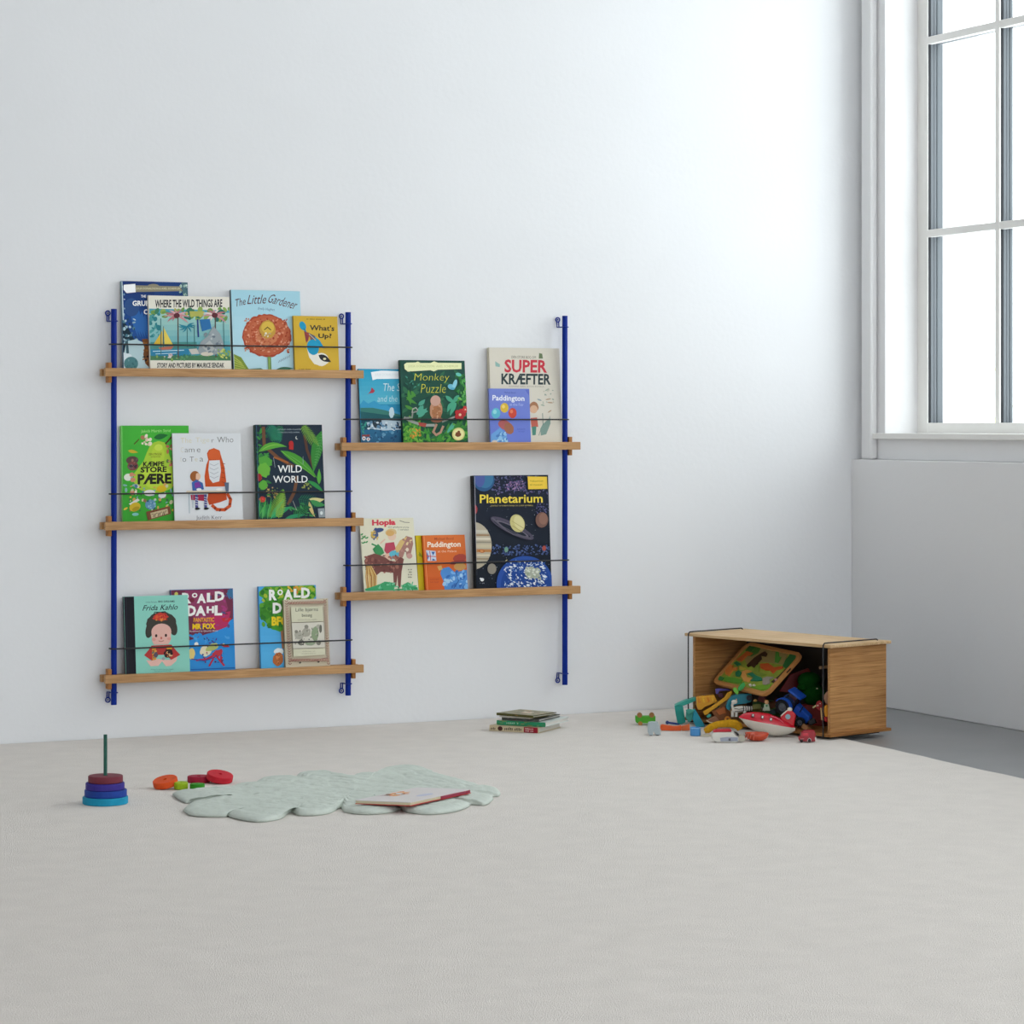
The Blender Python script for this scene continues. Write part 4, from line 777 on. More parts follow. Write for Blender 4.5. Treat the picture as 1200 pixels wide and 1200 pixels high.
piece('2f6f30', 450, 180, 500, 120, 560, 140, 520, 180, lift=.2)
piece('c86a30', 340, 285, 400, 240, 470, 185, 545, 205, 510, 235, 470, 240, 430, 275, 400, 300)
piece('3a2414', 470, 350, 520, 300, 560, 260, 640, 205, 690, 180, 715, 205, 700, 240, 640, 230, 650, 270, 600, 320, 560, 375, 520, 350, 480, 365)
piece('4a9438', 815, 180, 850, 185, 855, 240, 880, 245, 840, 315, 805, 305, 810, 240)
piece('1f6a34', 985, 205, 1095, 220, 1060, 270, 960, 400, 900, 350, 930, 280)
piece('c85a28', 630, 330, 730, 320, 800, 370, 900, 350, 890, 375, 820, 395, 780, 440, 740, 400, 690, 400, 640, 380)
piece('d8843c', 215, 385, 260, 340, 310, 350, 300, 380, 360, 370, 350, 400, 300, 410, 260, 470, 215, 450)
piece('1f7a50', 310, 320, 350, 300, 400, 330, 350, 350, lift=.15)
piece('1f7a50', 335, 430, 380, 405, 410, 430, 380, 480, 340, 470, lift=.15)
piece('2f8040', 100, 500, 150, 470, 200, 490, 180, 520, 120, 515, lift=.15)
piece('5aa034', 200, 480, 330, 490, 420, 520, 400, 560, 280, 545, 200, 525, lift=.12)
piece('e0a458', 420, 420, 470, 400, 530, 415, 460, 440, 480, 490, 540, 500, 500, 545, 440, 530, 410, 480)
piece('1f8060', 480, 450, 540, 430, 590, 470, 650, 490, 660, 520, 600, 530, 520, 530, 560, 490)
piece('e8e4d8', 505, 575, 530, 570, 535, 590, 510, 592, lift=.24); piece('e8e4d8', 550, 580, 575, 575, 575, 592, 552, 595, lift=.24)
piece('a8a094', 665, 500, 720, 480, 790, 485, 740, 510, 750, 550, 700, 580, 665, 570)
piece('6fa428', 700, 570, 760, 570, 740, 620, 640, 640, 520, 600, 560, 590, lift=.1)
piece('2a1810', 765, 540, 850, 470, 960, 350, 1005, 325, 985, 380, 880, 490, 800, 556)
piece('d0949c', 805, 515, 830, 505, 835, 525, 810, 530, lift=.3)
piece('7f9a3c', 560, 330, 620, 350, 620, 420, 700, 450, 640, 470, 560, 440, lift=.1)
piece('c8b84a', 380, 350, 470, 380, 420, 400, 380, 390, lift=.1)

# ---- toys outside the box, left to right
f = Face('toy_cart', 'green wooden toy cart with brown wheels lying upside down left of the pile', 'toy', g1, (250, 292), z=ZR, group=G)
f.pr('body', M(green, .5, name='green_wood'), -.012, .014, 112, 165, 395, 165, 395, 240, 355, 262, 240, 268, 128, 262, 115, 240)
for x, y, c in ((172, 150, '9a6c38'), (342, 148, '9a6c38'), (182, 268, 'a87430'), (330, 272, '5a3418')):
    f.disc('wheel', M(c, .55), x, y, 36 if y < 200 else 30, -.015, -.006); 
f = Face('toy_elephant', 'small pale grey wooden elephant arch in front of the green cart', 'toy', g1, (375, 438), z=ZR, group=G)
f.pr('body', M('a9b6ba', .6), -.011, .011, 300, 255, 345, 248, 430, 252, 445, 300, 474, 420, 445, 434, 405, 430, 384, 410, 374, 384, 366, 380, 356, 436, 312, 438, 292, 400, 286, 300)
for x in (330, 425): f.pr('foot', M('4a4440', .7), -.0115, .0115, x - 16, 430, x + 18, 428, x + 16, 438, x - 16, 439, bevel=0)
f = Face('wooden_strip', 'wavy orange wooden strip lying on the rug below the teal block', 'toy', g1, (670, 374), z=ZR, group=G)
f.pr('strip', M(orange, .5), -.008, .008, 470, 292, 500, 285, 560, 296, 640, 308, 700, 308, 760, 300, 765, 310, 762, 372, 700, 378, 600, 372, 540, 368, 480, 370, 466, 340)
f.pr('end_piece', M('d46a38', .5), -.008, .008, 768, 305, 820, 296, 876, 276, 880, 366, 768, 374)
f = Face('wooden_peg', 'dark blue wooden peg with a round head behind the orange strip', 'toy', g1, (640, 296), z=ZR, group=G)
f.ell('head', M('1c3470', .4), 563, 260, 25, 27); f.tube('shaft', M('2a4890', .4), [(570, 262, .001), (660, 276, .006), (735, 292, .012)], .003)
f = Face('wooden_frame_block', 'teal open wooden block frame tilted beside the left side of the oak box', 'toy', g2, (200, 726), z=ZR, group=G)
f.pr('post', M(teal, .5, name='teal_wood'), -.012, .012, 80, 405, 228, 402, 250, 560, 275, 690, 190, 724, 138, 718, 104, 560)
f.pr('arm', M('35a898', .5), -.010, .034, 84, 400, 150, 365, 280, 310, 370, 285, 462, 258, 464, 308, 380, 345, 240, 400)
f = Face('wooden_panel_block', 'leaning turquoise wooden board just above the light blue cup', 'toy', g2, (500, 772), z=ZR + .001, group=G)
f.pr('board', M(tealb, .45), -.006, .014, 420, 470, 442, 462, 615, 752, 590, 778, 455, 772, 395, 640)
f.pr('side', M('3f9c8c', .5), -.010, -.0065, 270, 475, 330, 455, 440, 466, 415, 500, 330, 560, 290, 500)
f.pr('edge', M('2f8c80', .5), .001, .012, 290, 480, 415, 505, 400, 640, 360, 690, 330, 690, 280, 620)
f = Face('ridged_block', 'orange-yellow ridged wooden block at the left inside the oak box', 'toy', g2, (560, 470), w=-.01, group=G)
f.pr('body', M(amber, .45), -.010, .022, 466, 262, 500, 245, 780, 215, 832, 330, 700, 385, 610, 420, 560, 470, 490, 470, 468, 400)
for k in range(4): f.tube('ridge', M('e8b428' if k % 2 else 'd88418', .45), [(490 + k * 82, 240 - k * 6, -.006), (520 + k * 80, 350 - k * 10, -.011)], .0032, 10)
f = Face('amber_stick', 'long amber wooden bar slanting up across the toy pile', 'toy', g2, (640, 560), w=-.03, group=G)
f.pr('bar', M('dca012', .45), -.006, .006, 582, 505, 610, 570, 660, 552, 720, 500, 960, 330, 1050, 270, 1100, 170, 1080, 145, 1010, 180, 960, 260, 700, 440)
f = Face('leaf_sprig', 'small bright green toy sprig standing in front of the puzzle tray', 'toy', g4, (400, 320), w=-.005, group=G)
f.pr('leaf', M('2f9c48', .45), -.004, .004, 420, 190, 470, 120, 540, 70, 575, 130, 540, 200, 480, 250, 430, 250)
f.pr('stem', M('6fb83a', .45), -.005, .003, 320, 200, 380, 170, 400, 200, 440, 260, 420, 330, 380, 310, 340, 260)
f = Face('purple_bracket', 'purple angled plastic bracket behind the amber bar', 'toy', g2, (900, 260), w=.045, group=G)
f.pr('bracket', M('5a50a0', .4), -.006, .006, 800, 110, 850, 100, 1060, 110, 1060, 135, 870, 145, 850, 200, 805, 195)
f.pr('block', M('6a4050', .5), .002, .02, 850, 190, 930, 180, 950, 260, 860, 262)
f = Face('teal_toy_car', 'deep turquoise toy vehicle behind the zebra', 'toy', g4, (420, 500), w=.02, group=G)
f.pr('body', M('128094', .4), -.012, .014, 300, 345, 400, 320, 640, 300, 690, 300, 700, 400, 680, 470, 560, 500, 400, 520, 300, 560, 250, 645, 190, 600, 180, 560, 220, 450)
f.disc('wheel', M('14202c', .5), 640, 380, 55, -.018, -.0125, label='dark wheel')
f = Face('brown_toy_wagon', 'brown and orange wooden toy with a ring wheel, left of the zebra', 'toy', g2, (900, 660), w=-.005, group=G)
f.pr('body', M('7f4a20', .6), -.010, .012, 740, 500, 960, 400, 1040, 500, 1080, 560, 1060, 650, 860, 665, 780, 590)
f.pr('panel', M('a85a24', .6), -.013, -.0105, 800, 480, 960, 420, 980, 480, 1000, 520, 860, 560)
f.disc('wheel', M('dc8a28', .5), 1005, 628, 52, -.020, -.0135, hole=20, label='orange ring wheel')
f = Face('wooden_boat', 'little brown and cream boat-shaped toy above the mustard knitted tube', 'toy', g2, (760, 700), w=-.04, group=G)
f.pr('hull', M('8f6248', .6), -.006, .008, 640, 660, 720, 620, 800, 580, 850, 640, 880, 690, 760, 702, 690, 690)
f.tube('rim', M('d8ccae', .6), [(640, 656, -.008), (690, 690, -.009), (770, 704, -.009), (880, 692, -.008)], .0016)
f = Face('turquoise_bead', 'small turquoise toy piece under the amber bar', 'toy', g2, (680, 610), w=-.035, group=G)
f.pr('piece', M('3fa89a', .4), -.005, .005, 640, 590, 690, 550, 722, 560, 715, 600, 660, 618)
f = Face('toy_cup', 'light blue round toy cup on the rug beside the mustard knitted tube', 'cup', g1, (958, 446), z=ZR, group=G)
r = 74 / 12 * f.k; h = 120 / 12 * f.k
MB().lathe([(0, 0), (r * .92, 0), (r, h * .1), (r, h), (r * .85, h), (r * .85, h * .3), (0, h * .3)], 28).build('cup', M('4f94d0', .45), f.o, .001)
MB().lathe([(r + .0002, h * .84), (r + .001, h * .86), (r + .001, h * .96), (r + .0002, h * .98)], 28).build('rim_band', M('78acd8', .45), f.o)
f = Face('knitted_tube', 'mustard yellow knitted toy leg lying across the front of the pile', 'toy', g5, (100, 505), z=ZR, group=G)
mk = mat('mustard_knit', 'cf9a22', .9, .1, bump=1.0, bscale=420, vary=.18, vscale=120)
P = [(75, 428, .004), (120, 410, .004), (190, 360, .006), (280, 325, .008), (380, 315, .01), (480, 310, .012), (560, 320, .012), (610, 350, .012), (640, 400, .012)]
pp = []
for p in P: x, z = f.q(p[0], p[1]); pp.append((x, p[2], z))
MB().tube(pp, [.007, .0105, .011, .010, .0105, .0115, .0125, .0122, .010], 16).build('knitted_body', mk, f.o)
f.pr('sole', M('cfc8b4', .7), -.008, .012, 20, 478, 180, 482, 182, 502, 100, 508, 22, 500)
f = Face('toy_van', 'white toy van with a red roof in front of the mustard knitted tube', 'toy car', g5, (400, 598), z=ZR, group=G)
f.pr('body', M('d6d4cc', .4), -.014, .016, 190, 440, 300, 432, 520, 436, 560, 480, 600, 500, 604, 580, 560, 596, 260, 592, 190, 545, bevel=.003)
f.pr('roof', M('b8142c', .35), -.012, .016, 200, 418, 240, 396, 470, 388, 492, 402, 490, 428, 210, 434)
f.pr('windscreen', M('14181c', .3), -.0145, .014, 530, 432, 562, 430, 608, 460, 600, 496, 575, 480)
f.pr('side_panel', M('9aa0b0', .4), -.0152, -.0142, 310, 520, 420, 505, 590, 512, 590, 572, 320, 575, bevel=0)
f.disc('headlamp', M('b4b0a0', .3), 650, 530, 52, -.012, .010, label='grey rounded nose'); f.pr('door_mark', M('50545c', .4), -.0158, -.0153, 440, 530, 475, 526, 478, 560, 462, 566, 444, 560, bevel=0)
f = Face('toy_basket', 'translucent orange-red shallow toy basket under the red airplane toy', 'toy', g5, (900, 580), z=ZR, group=G)
mb_ = mat('coral_plastic', 'c84828', .25, .6)
cx, cz = f.q(900, 575); R = 190 / 13.333 * f.k
MB().lathe([(0, .0012), (R * .55, .0012), (R * .85, .008), (R, .022), (R * .97, .0222), (R * .82, .0095), (R * .53, .003), (0, .003)], 32, 0, Matrix.Translation((0, .012, 0)), True).build('bowl', mb_, f.o)
for k in range(6): 
    a = math.pi * (.62 + k * .1); f_ = (R * math.cos(a), .012 - R * math.sin(a) * .9)
    MB().tube([(f_[0] * 1.02, f_[1] - .003, .005 + .004 * (k % 2)), (f_[0] * .95, f_[1] - .006, .014), (f_[0] * .98 + .003, f_[1] - .004, .024)], .0012, 8).build('string', M('d86a50', .5), f.o)
# ---- red and white airplane toy
f = Face('toy_airplane', 'red and white rounded toy airplane with three square windows at the front of the pile', 'toy', g6, (105, 925), w=-.08, group=G)
ax, az = f.q(-322, 610); bx2, bz = f.q(560, 770)
ln = math.hypot(bx2 - ax, bz - az); ang = math.atan2(bz - az, bx2 - ax)
T = Matrix.Translation(((ax + bx2) / 2, 0, (az + bz) / 2)) @ Matrix.Rotation(-ang, 4, 'Y')
hl = ln / 2
def hullring(sec, n=28):       # sections along x: (x, half width, top, bottom)
    up = MB(); lo = MB()
    for mb, a0, a1 in ((up, 0, math.pi), (lo, math.pi, 2 * math.pi)):
        vs = []; fs = []; m = 13
        for x, wd, tp, bt in sec:
            for k in range(m):
                a = a0 + (a1 - a0) * k / (m - 1); s_ = math.sin(a); vs.append((x, -math.cos(a) * wd, s_ * (tp if s_ > 0 else bt)))
        for i in range(len(sec) - 1):
            for k in range(m - 1): fs.append((i*m + k, i*m + k + 1, (i+1)*m + k + 1, (i+1)*m + k))
        fs.append(tuple(range(m))); fs.append(tuple((len(sec) - 1) * m + k for k in range(m - 1, -1, -1)))
        mb.add(vs, fs, 0, T, True)
    return up, lo
sec = []
for k in range(17):
    t = -1 + 2 * k / 16; e = max(.02, (1 - abs(t) ** 2.4)) ** .5
    sec.append((t * hl, .031 * e, (.027 if t < .0 else .027 - .014 * t) * e ** 1.1, .036 * max(.02, (1 - abs(t - .08) ** 2)) ** .7 if abs(t - .08) < 1 else .0005))
up, lo = hullring(sec)
up.build('upper_body', M('c8102a', .25, .6, 'glossy_red'), f.o); lo.build('lower_hull', M('d8d4c8', .4), f.o, label='white lower hull')
for x, y in ((-115, 565), (32, 592), (165, 628)):
    cx, cz = f.q(x, y); yy = -.0262 if y < 600 else -.0255
    T2 = Matrix.Translation((cx, yy, cz)) @ Matrix.Rotation(-.35, 4, 'X') @ Matrix.Rotation(.2, 4, 'Y')
    fr_ = MB().box((-.0038, -.003, -.0048), (.0038, .006, .0048), 0, T2).build('window_frame', M('241418', .4), f.o, .001)
    MB().box((-.0022, -.0042, -.003), (.0022, -.003, .003), 0, T2).build('window_pane', M('ece8e4', .3), fr_, .0004)
f.pr('tail_fin', M('cc1826', .3, .6), -.006, .006, 325, 600, 380, 555, 430, 505, 490, 490, 540, 530, 570, 570, 545, 700, 530, 800, 400, 790, 340, 700, bevel=.004, label='upright red tail fin')
f.disc('fin_disc', M('8fb4c0', .3), 440, 595, 40, -.0078, -.0062, label='pale blue disc on the tail fin')
f.ell('knob', M('e0dcd0', .3), 475, 485, 40, 36, 0, .0075, label='white knob'); f.tube('tail_rim', M('e0d8cc', .3), [(335, 590, -.001), (370, 555, -.001), (410, 520, -.001), (450, 495, -.001)], .0022)
f.tube('stripe_or_glint', M('e06078', .3), [(160, 575, -.0235), (250, 600, -.0245), (330, 650, -.0238), (375, 700, -.021), (405, 765, -.015)], .0012); f.tube('stripe_or_glint', M('e06078', .3), [(285, 738, -.0268), (330, 752, -.0255), (405, 770, -.0185)], .001)  # pink lines on the red body: gloss highlights built as thin tubes
# ---- zebra and small figure
f = Face('toy_zebra', 'white toy zebra with black stripes behind the red and white airplane', 'toy', g4, (420, 770), w=.0, group=G)
mz = M('dcd8ce', .5)
P = [(310, 640, 0), (400, 625, 0), (520, 610, .002), (640, 610, .004), (760, 605, .006), (880, 615, .008), (980, 640, .01)]
pp = [(f.q(p[0], p[1])[0], p[2], f.q(p[0], p[1])[1]) for p in P]
MB().tube(pp, [.007, .0098, .0088, .0075, .007, .006, .004], 14).build('body', mz, f.o)
for i in range(5, 15):
    t = i / 15 * 6; k = int(t); u = t - k
    if k > 5: break
    p = Vector(pp[k]).lerp(Vector(pp[k + 1]), u); q = Vector(pp[k]).lerp(Vector(pp[k + 1]), min(1, u + .14)); rr = [.007, .0098, .0088, .0075, .007, .006, .004]; r_ = rr[k] * (1 - u) + rr[k + 1] * u
    MB().tube([p, q], r_ + .0003, 14).build('stripe_or_glint', M('101014', .5), f.o)
f.tube('neck', mz, [(330, 610, 0), (310, 540, -.001), (330, 480, -.002)], .0042); f.ell('head', mz, 352, 470, 62, 44, -.003, .0045); f.ell('ear', M('e0b088', .5), 392, 440, 16, 34, -.002, .0016)
for x in (320, 400, 560): f.tube('leg', mz, [(x, 650, 0), (x - 6, 770, -.001)], .0045)
f.tube('mane', M('101014', .5), [(345, 600, -.0088), (440, 612, -.0102), (550, 598, -.009)], .0008); f.tube('mane', M('101014', .5), [(355, 660, -.0085), (450, 652, -.0098), (545, 640, -.0088)], .0008)
f = Face('toy_figure', 'tiny toy figure with a green jumper and orange hair behind the airplane', 'toy', g4, (1000, 650), w=.005, group=G)
f.pr('torso', M('a8b8a0', .5), -.004, .004, 955, 520, 1040, 510, 1060, 600, 1070, 650, 930, 650); f.ell('head', M('d8a878', .5), 1000, 480, 42, 40); f.ell('hair', M('b87840', .6), 1000, 455, 44, 26, .001, .004); f.pr('badge', M('3a7a48', .5), -.0048, -.0041, 975, 530, 1020, 525, 1015, 570, 985, 570, bevel=0)
# ---- tractor
TR = at_box(931.0, 830.5, .04)
tr = thing('toy_tractor', 'blue toy tractor with black tyres and grey hubs tipped nose down in the box', 'toy tractor', TR, (0, 0, 0), G)
fw = Vector((.56, -.74, -.62)).normalized(); upv = Vector((.10, -.42, .95)); upv = (upv - fw * upv.dot(fw)).normalized(); rt = fw.cross(upv)
tr.rotation_euler = Matrix((fw, -rt, upv)).transposed().to_euler(); tr.scale = (1.16, 1.16, 1.16)     # x forward, y left, z up
def tl(mb, name, m, bev=.001, parent=None, label=None): return mb.build(name, m, parent or tr, bev, label)
mB = M('1450b8', .3, .6, 'tractor_blue'); mK = M('14181c', .7, .3, 'black_rubber'); mG = M('5a6068', .5)
tl(MB().prism([(.002, -.004), (.048, -.010), (.052, .004), (.046, .012), (.002, .018)], -.0105, .0105), 'hood', mB, .002)
tl(MB().box((-.034, -.010, -.012), (.040, .010, -.0045)), 'chassis', mK)
tl(MB().prism([(-.030, -.002), (.000, -.002), (-.003, .036), (-.027, .036)], -.015, .015), 'cab', M('1c2430', .15, .8), .002)
tl(MB().box((-.034, -.0185, .0362), (.007, .0185, .042)), 'cab_roof', mB, .003)
for x, y in ((-.028, .0155), (-.028, -.0155), (.0, .0155), (.0, -.0155)): tl(MB().tube([(x, y, -.002), (x - .001, y * .98, .036)], .0012, 8), 'cab_post', mK, 0)
for sy in (1, -1):
    arc = [(-.022 + .0235 * math.cos(a), -.004 + .0235 * math.sin(a)) for a in [math.radians(d_) for d_ in range(20, 171, 15)]]
    arc2 = [(-.022 + .0210 * math.cos(a), -.004 + .0210 * math.sin(a)) for a in [math.radians(d_) for d_ in range(170, 19, -15)]]
    tl(MB().prism(arc + arc2, sy * .0165, sy * .0285), 'fender', mB, 0)
    for cx, cz, R, y0, y1 in ((-.022, -.004, .0195, .0165, .0285), (.036, -.0115, .0125, .0135, .0225)):
        T3 = Matrix.Translation((cx, 0, cz)) @ Matrix.Rotation(math.pi / 2 * (-sy), 4, 'X')
        wh = MB().lathe([(R * .55, y0), (R * .9, y0), (R, y0 + .002), (R, y1 - .002), (R * .9, y1), (R * .6, y1), (R * .55, y1 - .002), (R * .55, y0)], 28, 0, T3).build('wheel', mK, tr)
        MB().lathe([(0, y0 + .001), (R * .56, y0 + .001), (R * .56, y1 - .002), (R * .4, y1 - .003), (R * .2, y1 - .001), (0, y1 - .001)], 24, 0, T3).build('hub', mG, wh)
        for k in range(14):
            a = 2 * math.pi * k / 14; T4 = T3 @ Matrix.Rotation(a, 4, 'Z') @ Matrix.Translation((R, 0, (y0 + y1) / 2))
            MB().box((-.0006, -.0011, -(y1 - y0) * .42), (.0012, .0011, (y1 - y0) * .42), 0, T4).build('tread', mK, wh)
tl(MB().box((.0505, -.008, -.008), (.053, .008, .006)), 'grille', mK, 0); tl(MB().tube([(.02, -.012, .008), (.02, -.013, .026)], .0016, 8), 'exhaust', mK, 0)
# ---- small red car
f = Face('toy_car', 'small dark red toy car at the front right corner of the oak box', 'toy car', g6, (740, 998), z=ZR, group=G, turn=0)
f.pr('body', M('a01828', .3, .6), -.010, .012, 605, 910, 640, 900, 650, 840, 700, 812, 850, 805, 870, 850, 870, 980, 750, 985, 620, 975, bevel=.002)
f.pr('window', M('d03848', .2, .8), -.0108, -.0101, 668, 850, 755, 845, 760, 890, 672, 892, bevel=0)
for x, y in ((772, 960), (650, 968)): f.disc('wheel', M('201818', .6), x, y, 30 if x > 700 else 24, -.0128, -.0102)
f.tube('arch_trim', M('d8c8c4', .3), [(740, 980, -.0125), (748, 945, -.0125), (772, 926, -.0125), (796, 945, -.0125), (802, 975, -.0125)], .0009); f.pr('bumper', M('e0ddd4', .4), -.010, .010, 850, 915, 882, 912, 880, 950, 862, 975, 855, 940); f.pr('front_trim', M('d89090', .4), -.0112, -.0101, 628, 935, 690, 932, 692, 942, 630, 945, bevel=0)
# ---- deeper toys in the box
f = Face('red_book', 'dark red hardback standing behind the puzzle tray in the oak box', 'book', g6, (500, 200), w=.15, group='things deep inside the oak box')
f.pr('cover', M('7a0c0c', .5), -.004, .008, 310, 200, 480, -60, 760, -160, 800, -110, 620, 90, 520, 230, bevel=.001)
f.pr('pages', M('cfc6b4', .7), -.0025, .0065, 520, 235, 625, 95, 632, 101, 528, 242, bevel=0)
f = Face('green_plush', 'dark green plush toy filling the right back of the oak box', 'soft toy', g6, (820, 420), w=.15, group='things deep inside the oak box')
mp = mat('dark_green_plush', '135218', .9, .1, bump=.8, bscale=300)
f.ell('head', mp, 780, 30, 190, 130, 0, .030, 24); f.ell('body', mp, 850, 250, 190, 190, 0, .034, 24); f.ell('arm', mp, 690, 130, 110, 60, -.010, .014, 18); f.ell('leg', mp, 880, 380, 90, 80, -.012, .018, 18); f.ell('eye', M('d8d4b8', .4), 880, 140, 16, 12, -.0335, .003)
f = Face('yellow_toy_bird', 'yellow and red toy figure at the right front edge inside the box', 'toy', g6, (1050, 660), w=.03, group=G)
f.pr('body', M('dc9420', .5), -.006, .008, 1015, 440, 1050, 405, 1085, 430, 1092, 560, 1075, 600, 1025, 600, 1012, 520, bevel=.003)
f.pr('base', M('b02020', .5), -.007, .009, 1010, 602, 1090, 602, 1094, 650, 1060, 685, 1015, 665, bevel=.002)
f = Face('pink_card', 'pinkish wooden board with a purple mark against the right side panel', 'toy', g6, (1060, 400), w=.055, group=G)
f.pr('board', M('c89c80', .6), -.003, .003, 1010, 260, 1060, 200, 1105, 215, 1105, 395, 1040, 400, 1010, 330); f.pr('mark', M('6a1848', .5), -.0038, -.0031, 1065, 310, 1100, 290, 1105, 320, 1085, 345, 1095, 365, 1065, 370, 1080, 335, bevel=0)
f = Face('red_toy_boot', 'little red toy with white dots between tractor and green plush', 'toy', g6, (930, 470), w=.05, group=G)
f.pr('body', M('981c20', .5), -.006, .006, 870, 440, 900, 360, 950, 340, 985, 390, 970, 470, 920, 500, bevel=.002); f.ell('dot', M('e8d0c8', .5), 907, 420, 13, 13, -.007, .0015); f.ell('dot', M('e8d0c8', .5), 945, 390, 8, 8, -.007, .0015)
f = Face('wooden_stick', 'pale wooden stick upright by the black wire at the box front', 'toy', g6, (968, 640), w=.02, group=G)
f.tube('stick', M('b89868', .6), [(975, 650, 0), (962, 460, 0)], .0022); f.tube('twig', M('a8a070', .6), [(840, 465, .01), (890, 430, .01)], .0026)
rnd = random.Random(4)
fill = [('dark brown wooden block wedged under the tray near the zebra', '5a3820', 905, 826, .03), ('small tan wooden bead beneath the tray rim', 'c89850', 885, 821, .015), ('dark teal block behind the tractor wheel', '1c4044', 906, 834, .05),
        ('brown wooden disc under the tray, left of the tractor', '7a5230', 878, 818, .04), ('maroon wooden block behind the small figure', '5f2c2c', 893, 818, .07), ('tan wooden block on the box floor under the tractor', '9a6c44', 945, 853, .02),
        ('navy block on the box floor left of the tractor', '182840', 925, 846, .06), ('olive wooden block beside the turquoise vehicle', '6a6a30', 887, 829, .03), ('dark brown block under the yellow ridged block', '54321c', 829, 836, .02), ('black plastic piece beneath the tractor nose', '16181c', 952, 846, .045),
        ('wine red block deep in the middle of the box', '6a2020', 912, 822, .10), ('dark orange block under the brown toy wagon', '8f4a18', 845, 838, .03), ('grey-green block behind the amber bar', '4a5c50', 838, 829, .02), ('pale wooden peg high at the right back of the box', 'b89c7c', 965, 782, .12),
        ('tan wooden wedge above the ridged block', '8a6038', 828, 814, .05)]
for i, (lb, c, px, py, w_) in enumerate(fill):
    p = at_box(px, py, w_); o = thing('wooden_block' if i not in (1, 3, 13) else ['', 'wooden_bead', '', 'wooden_disc'][i] if i < 4 else 'wooden_peg', lb, 'toy', p, (rnd.uniform(-.5, .5), rnd.uniform(-.5, .5), rnd.uniform(0, 3)), 'loose wooden pieces in the box')
    if i == 1: MB().ell((0, 0, 0), (.0055, .0055, .0035)).build('bead', M(c), o)
    elif i == 3: MB().lathe([(.002, -.004), (.009, -.004), (.009, .004), (.002, .004), (.002, -.004)], 22).build('disc', M(c), o)
    elif i == 13: MB().tube([(-.014, 0, 0), (.014, 0, 0)], .0045, 14).build('peg', M(c), o)
    else:
        a_, b_, c_ = rnd.uniform(.008, .013), rnd.uniform(.008, .012), rnd.uniform(.006, .010)
        if i == 14: MB().prism([(-.02, -.006), (.02, -.008), (.012, .006)], -.008, .008).build('wedge', M(c), o, .001)
        else: MB().box((-a_, -b_, -c_), (a_, b_, c_)).build('block', M(c), o, .0015)
# hidden toys below the ones seen: larger blocks that carry the heap
for lb, c, x, y, z, sx, sy, sz in (('large natural wooden block on the box floor at the left', 'b08a5c', .10, .09, IN, .07, .05, .05), ('large green wooden block on the box floor in the middle', '3a6a34', .24, .12, IN, .08, .06, .06), ('large red wooden block on the box floor at the right', '8a2424', .40, .16, IN, .08, .06, .06)):
    o = thing('wooden_block', lb, 'toy', BO + BX * x + BY * y + Vector((0, 0, z)), (0, 0, BROT + .2), 'large blocks under the heap'); MB().box((-sx / 2, -sy / 2, 0), (sx / 2, sy / 2, sz)).build('block', M(c), o, .002)

# ------------------------------------------------------------------ stack of books on the rug
def flat_book(label, fx, fy, z0, dirr, w_, d_, th, cover, spine, art=None, topart=None, soft=False, group='books stacked on the rug'):
    """spine faces the camera; fx,fy = pixel of the front-left lower spine corner"""
    p = on_z(fx, fy, z0); ux = Vector((cs * dirr[0] + sn * dirr[1], -sn * dirr[0] + cs * dirr[1], 0)).normalized()
    rz = math.atan2(ux.y, ux.x)
    o = thing('stacked_book', label, 'book', (p.x, p.y, z0 + .0003), (0, 0, rz), group)
    bt = .0022; mb = MB(); cols = []
    def b(a, c, col): mb.box(a, c); cols.extend([lin(col)] * 6)
    b((0, 0, 0), (w_, d_, bt), cover); b((0, 0, th - bt), (w_, d_, th), cover); b((0, 0, bt), (w_, bt, th - bt), spine)
    if art:
        for c, ly, q in art.items: mb.add([(u * w_, -.0001 - ly * LAY, v * th) for u, v in q], [tuple(range(len(q)))]); cols.append(c)
    if topart:
        for c, ly, q in topart.items: mb.add([(u * w_, v * d_, th + .0001 + ly * LAY) for u, v in q], [tuple(range(len(q)))]); cols.append(c)
    mb.build('cover', PRINT, o, colors=cols); bx('pages', (.002, bt, bt), (w_ - .003, d_ - .003, th - bt), M_page, o)
    return o
def unit(): return Art((0, 0), (100, 0), (0, 100), (100, 100))
s1 = unit(); s1.p('cdbd9c', 0, 0, 100, 0, 100, 100, 0, 100); s1.e('4a2a24', 22, 50, 5, 40); s1.dash('5a4a3a', 3, 35, 13, 78, 4); s1.dash('4a4034', 31, 22, 66, 80, 12); s1.p('9a2030', 70, 2, 98, 2, 98, 98, 70, 98); s1.dash('e8d0c8', 73, 20, 90, 44, 8); s1.dash('e8d0c8', 73, 55, 90, 80, 8)
s2 = unit(); s2.p('2f9468', 0, 0, 100, 0, 100, 100, 0, 100); s2.sc(40, ['58b088', '1c6a48', '7a8a40', 'b8a058'], 0, 5, 100, 95, 5); s2.dash('a8d8bc', 20, 30, 46, 72, 7)
s3 = unit(); s3.p('4a4c48', 0, 0, 100, 0, 100, 100, 0, 100); s3.sc(14, ['a84a50', '6a7a8a', '8a8a80'], 5, 10, 100, 90, 6)
s5 = unit(); s5.sc(20, ['5a5a38', 'a8804a', '6a6040'], 5, 10, 95, 90, 5)
t5 = unit(); t5.p('8f8c74', 0, 0, 100, 0, 100, 100, 0, 100); t5.sc(30, ['9a9880', '7f7a60', 'a89478'], 5, 5, 95, 95, 12); t5.p('c8b8a4', 35, 35, 62, 35, 70, 65, 45, 70); t5.sc(10, ['d8ccb8', 'b06a58'], 45, 38, 65, 60, 6)
zq = ZR
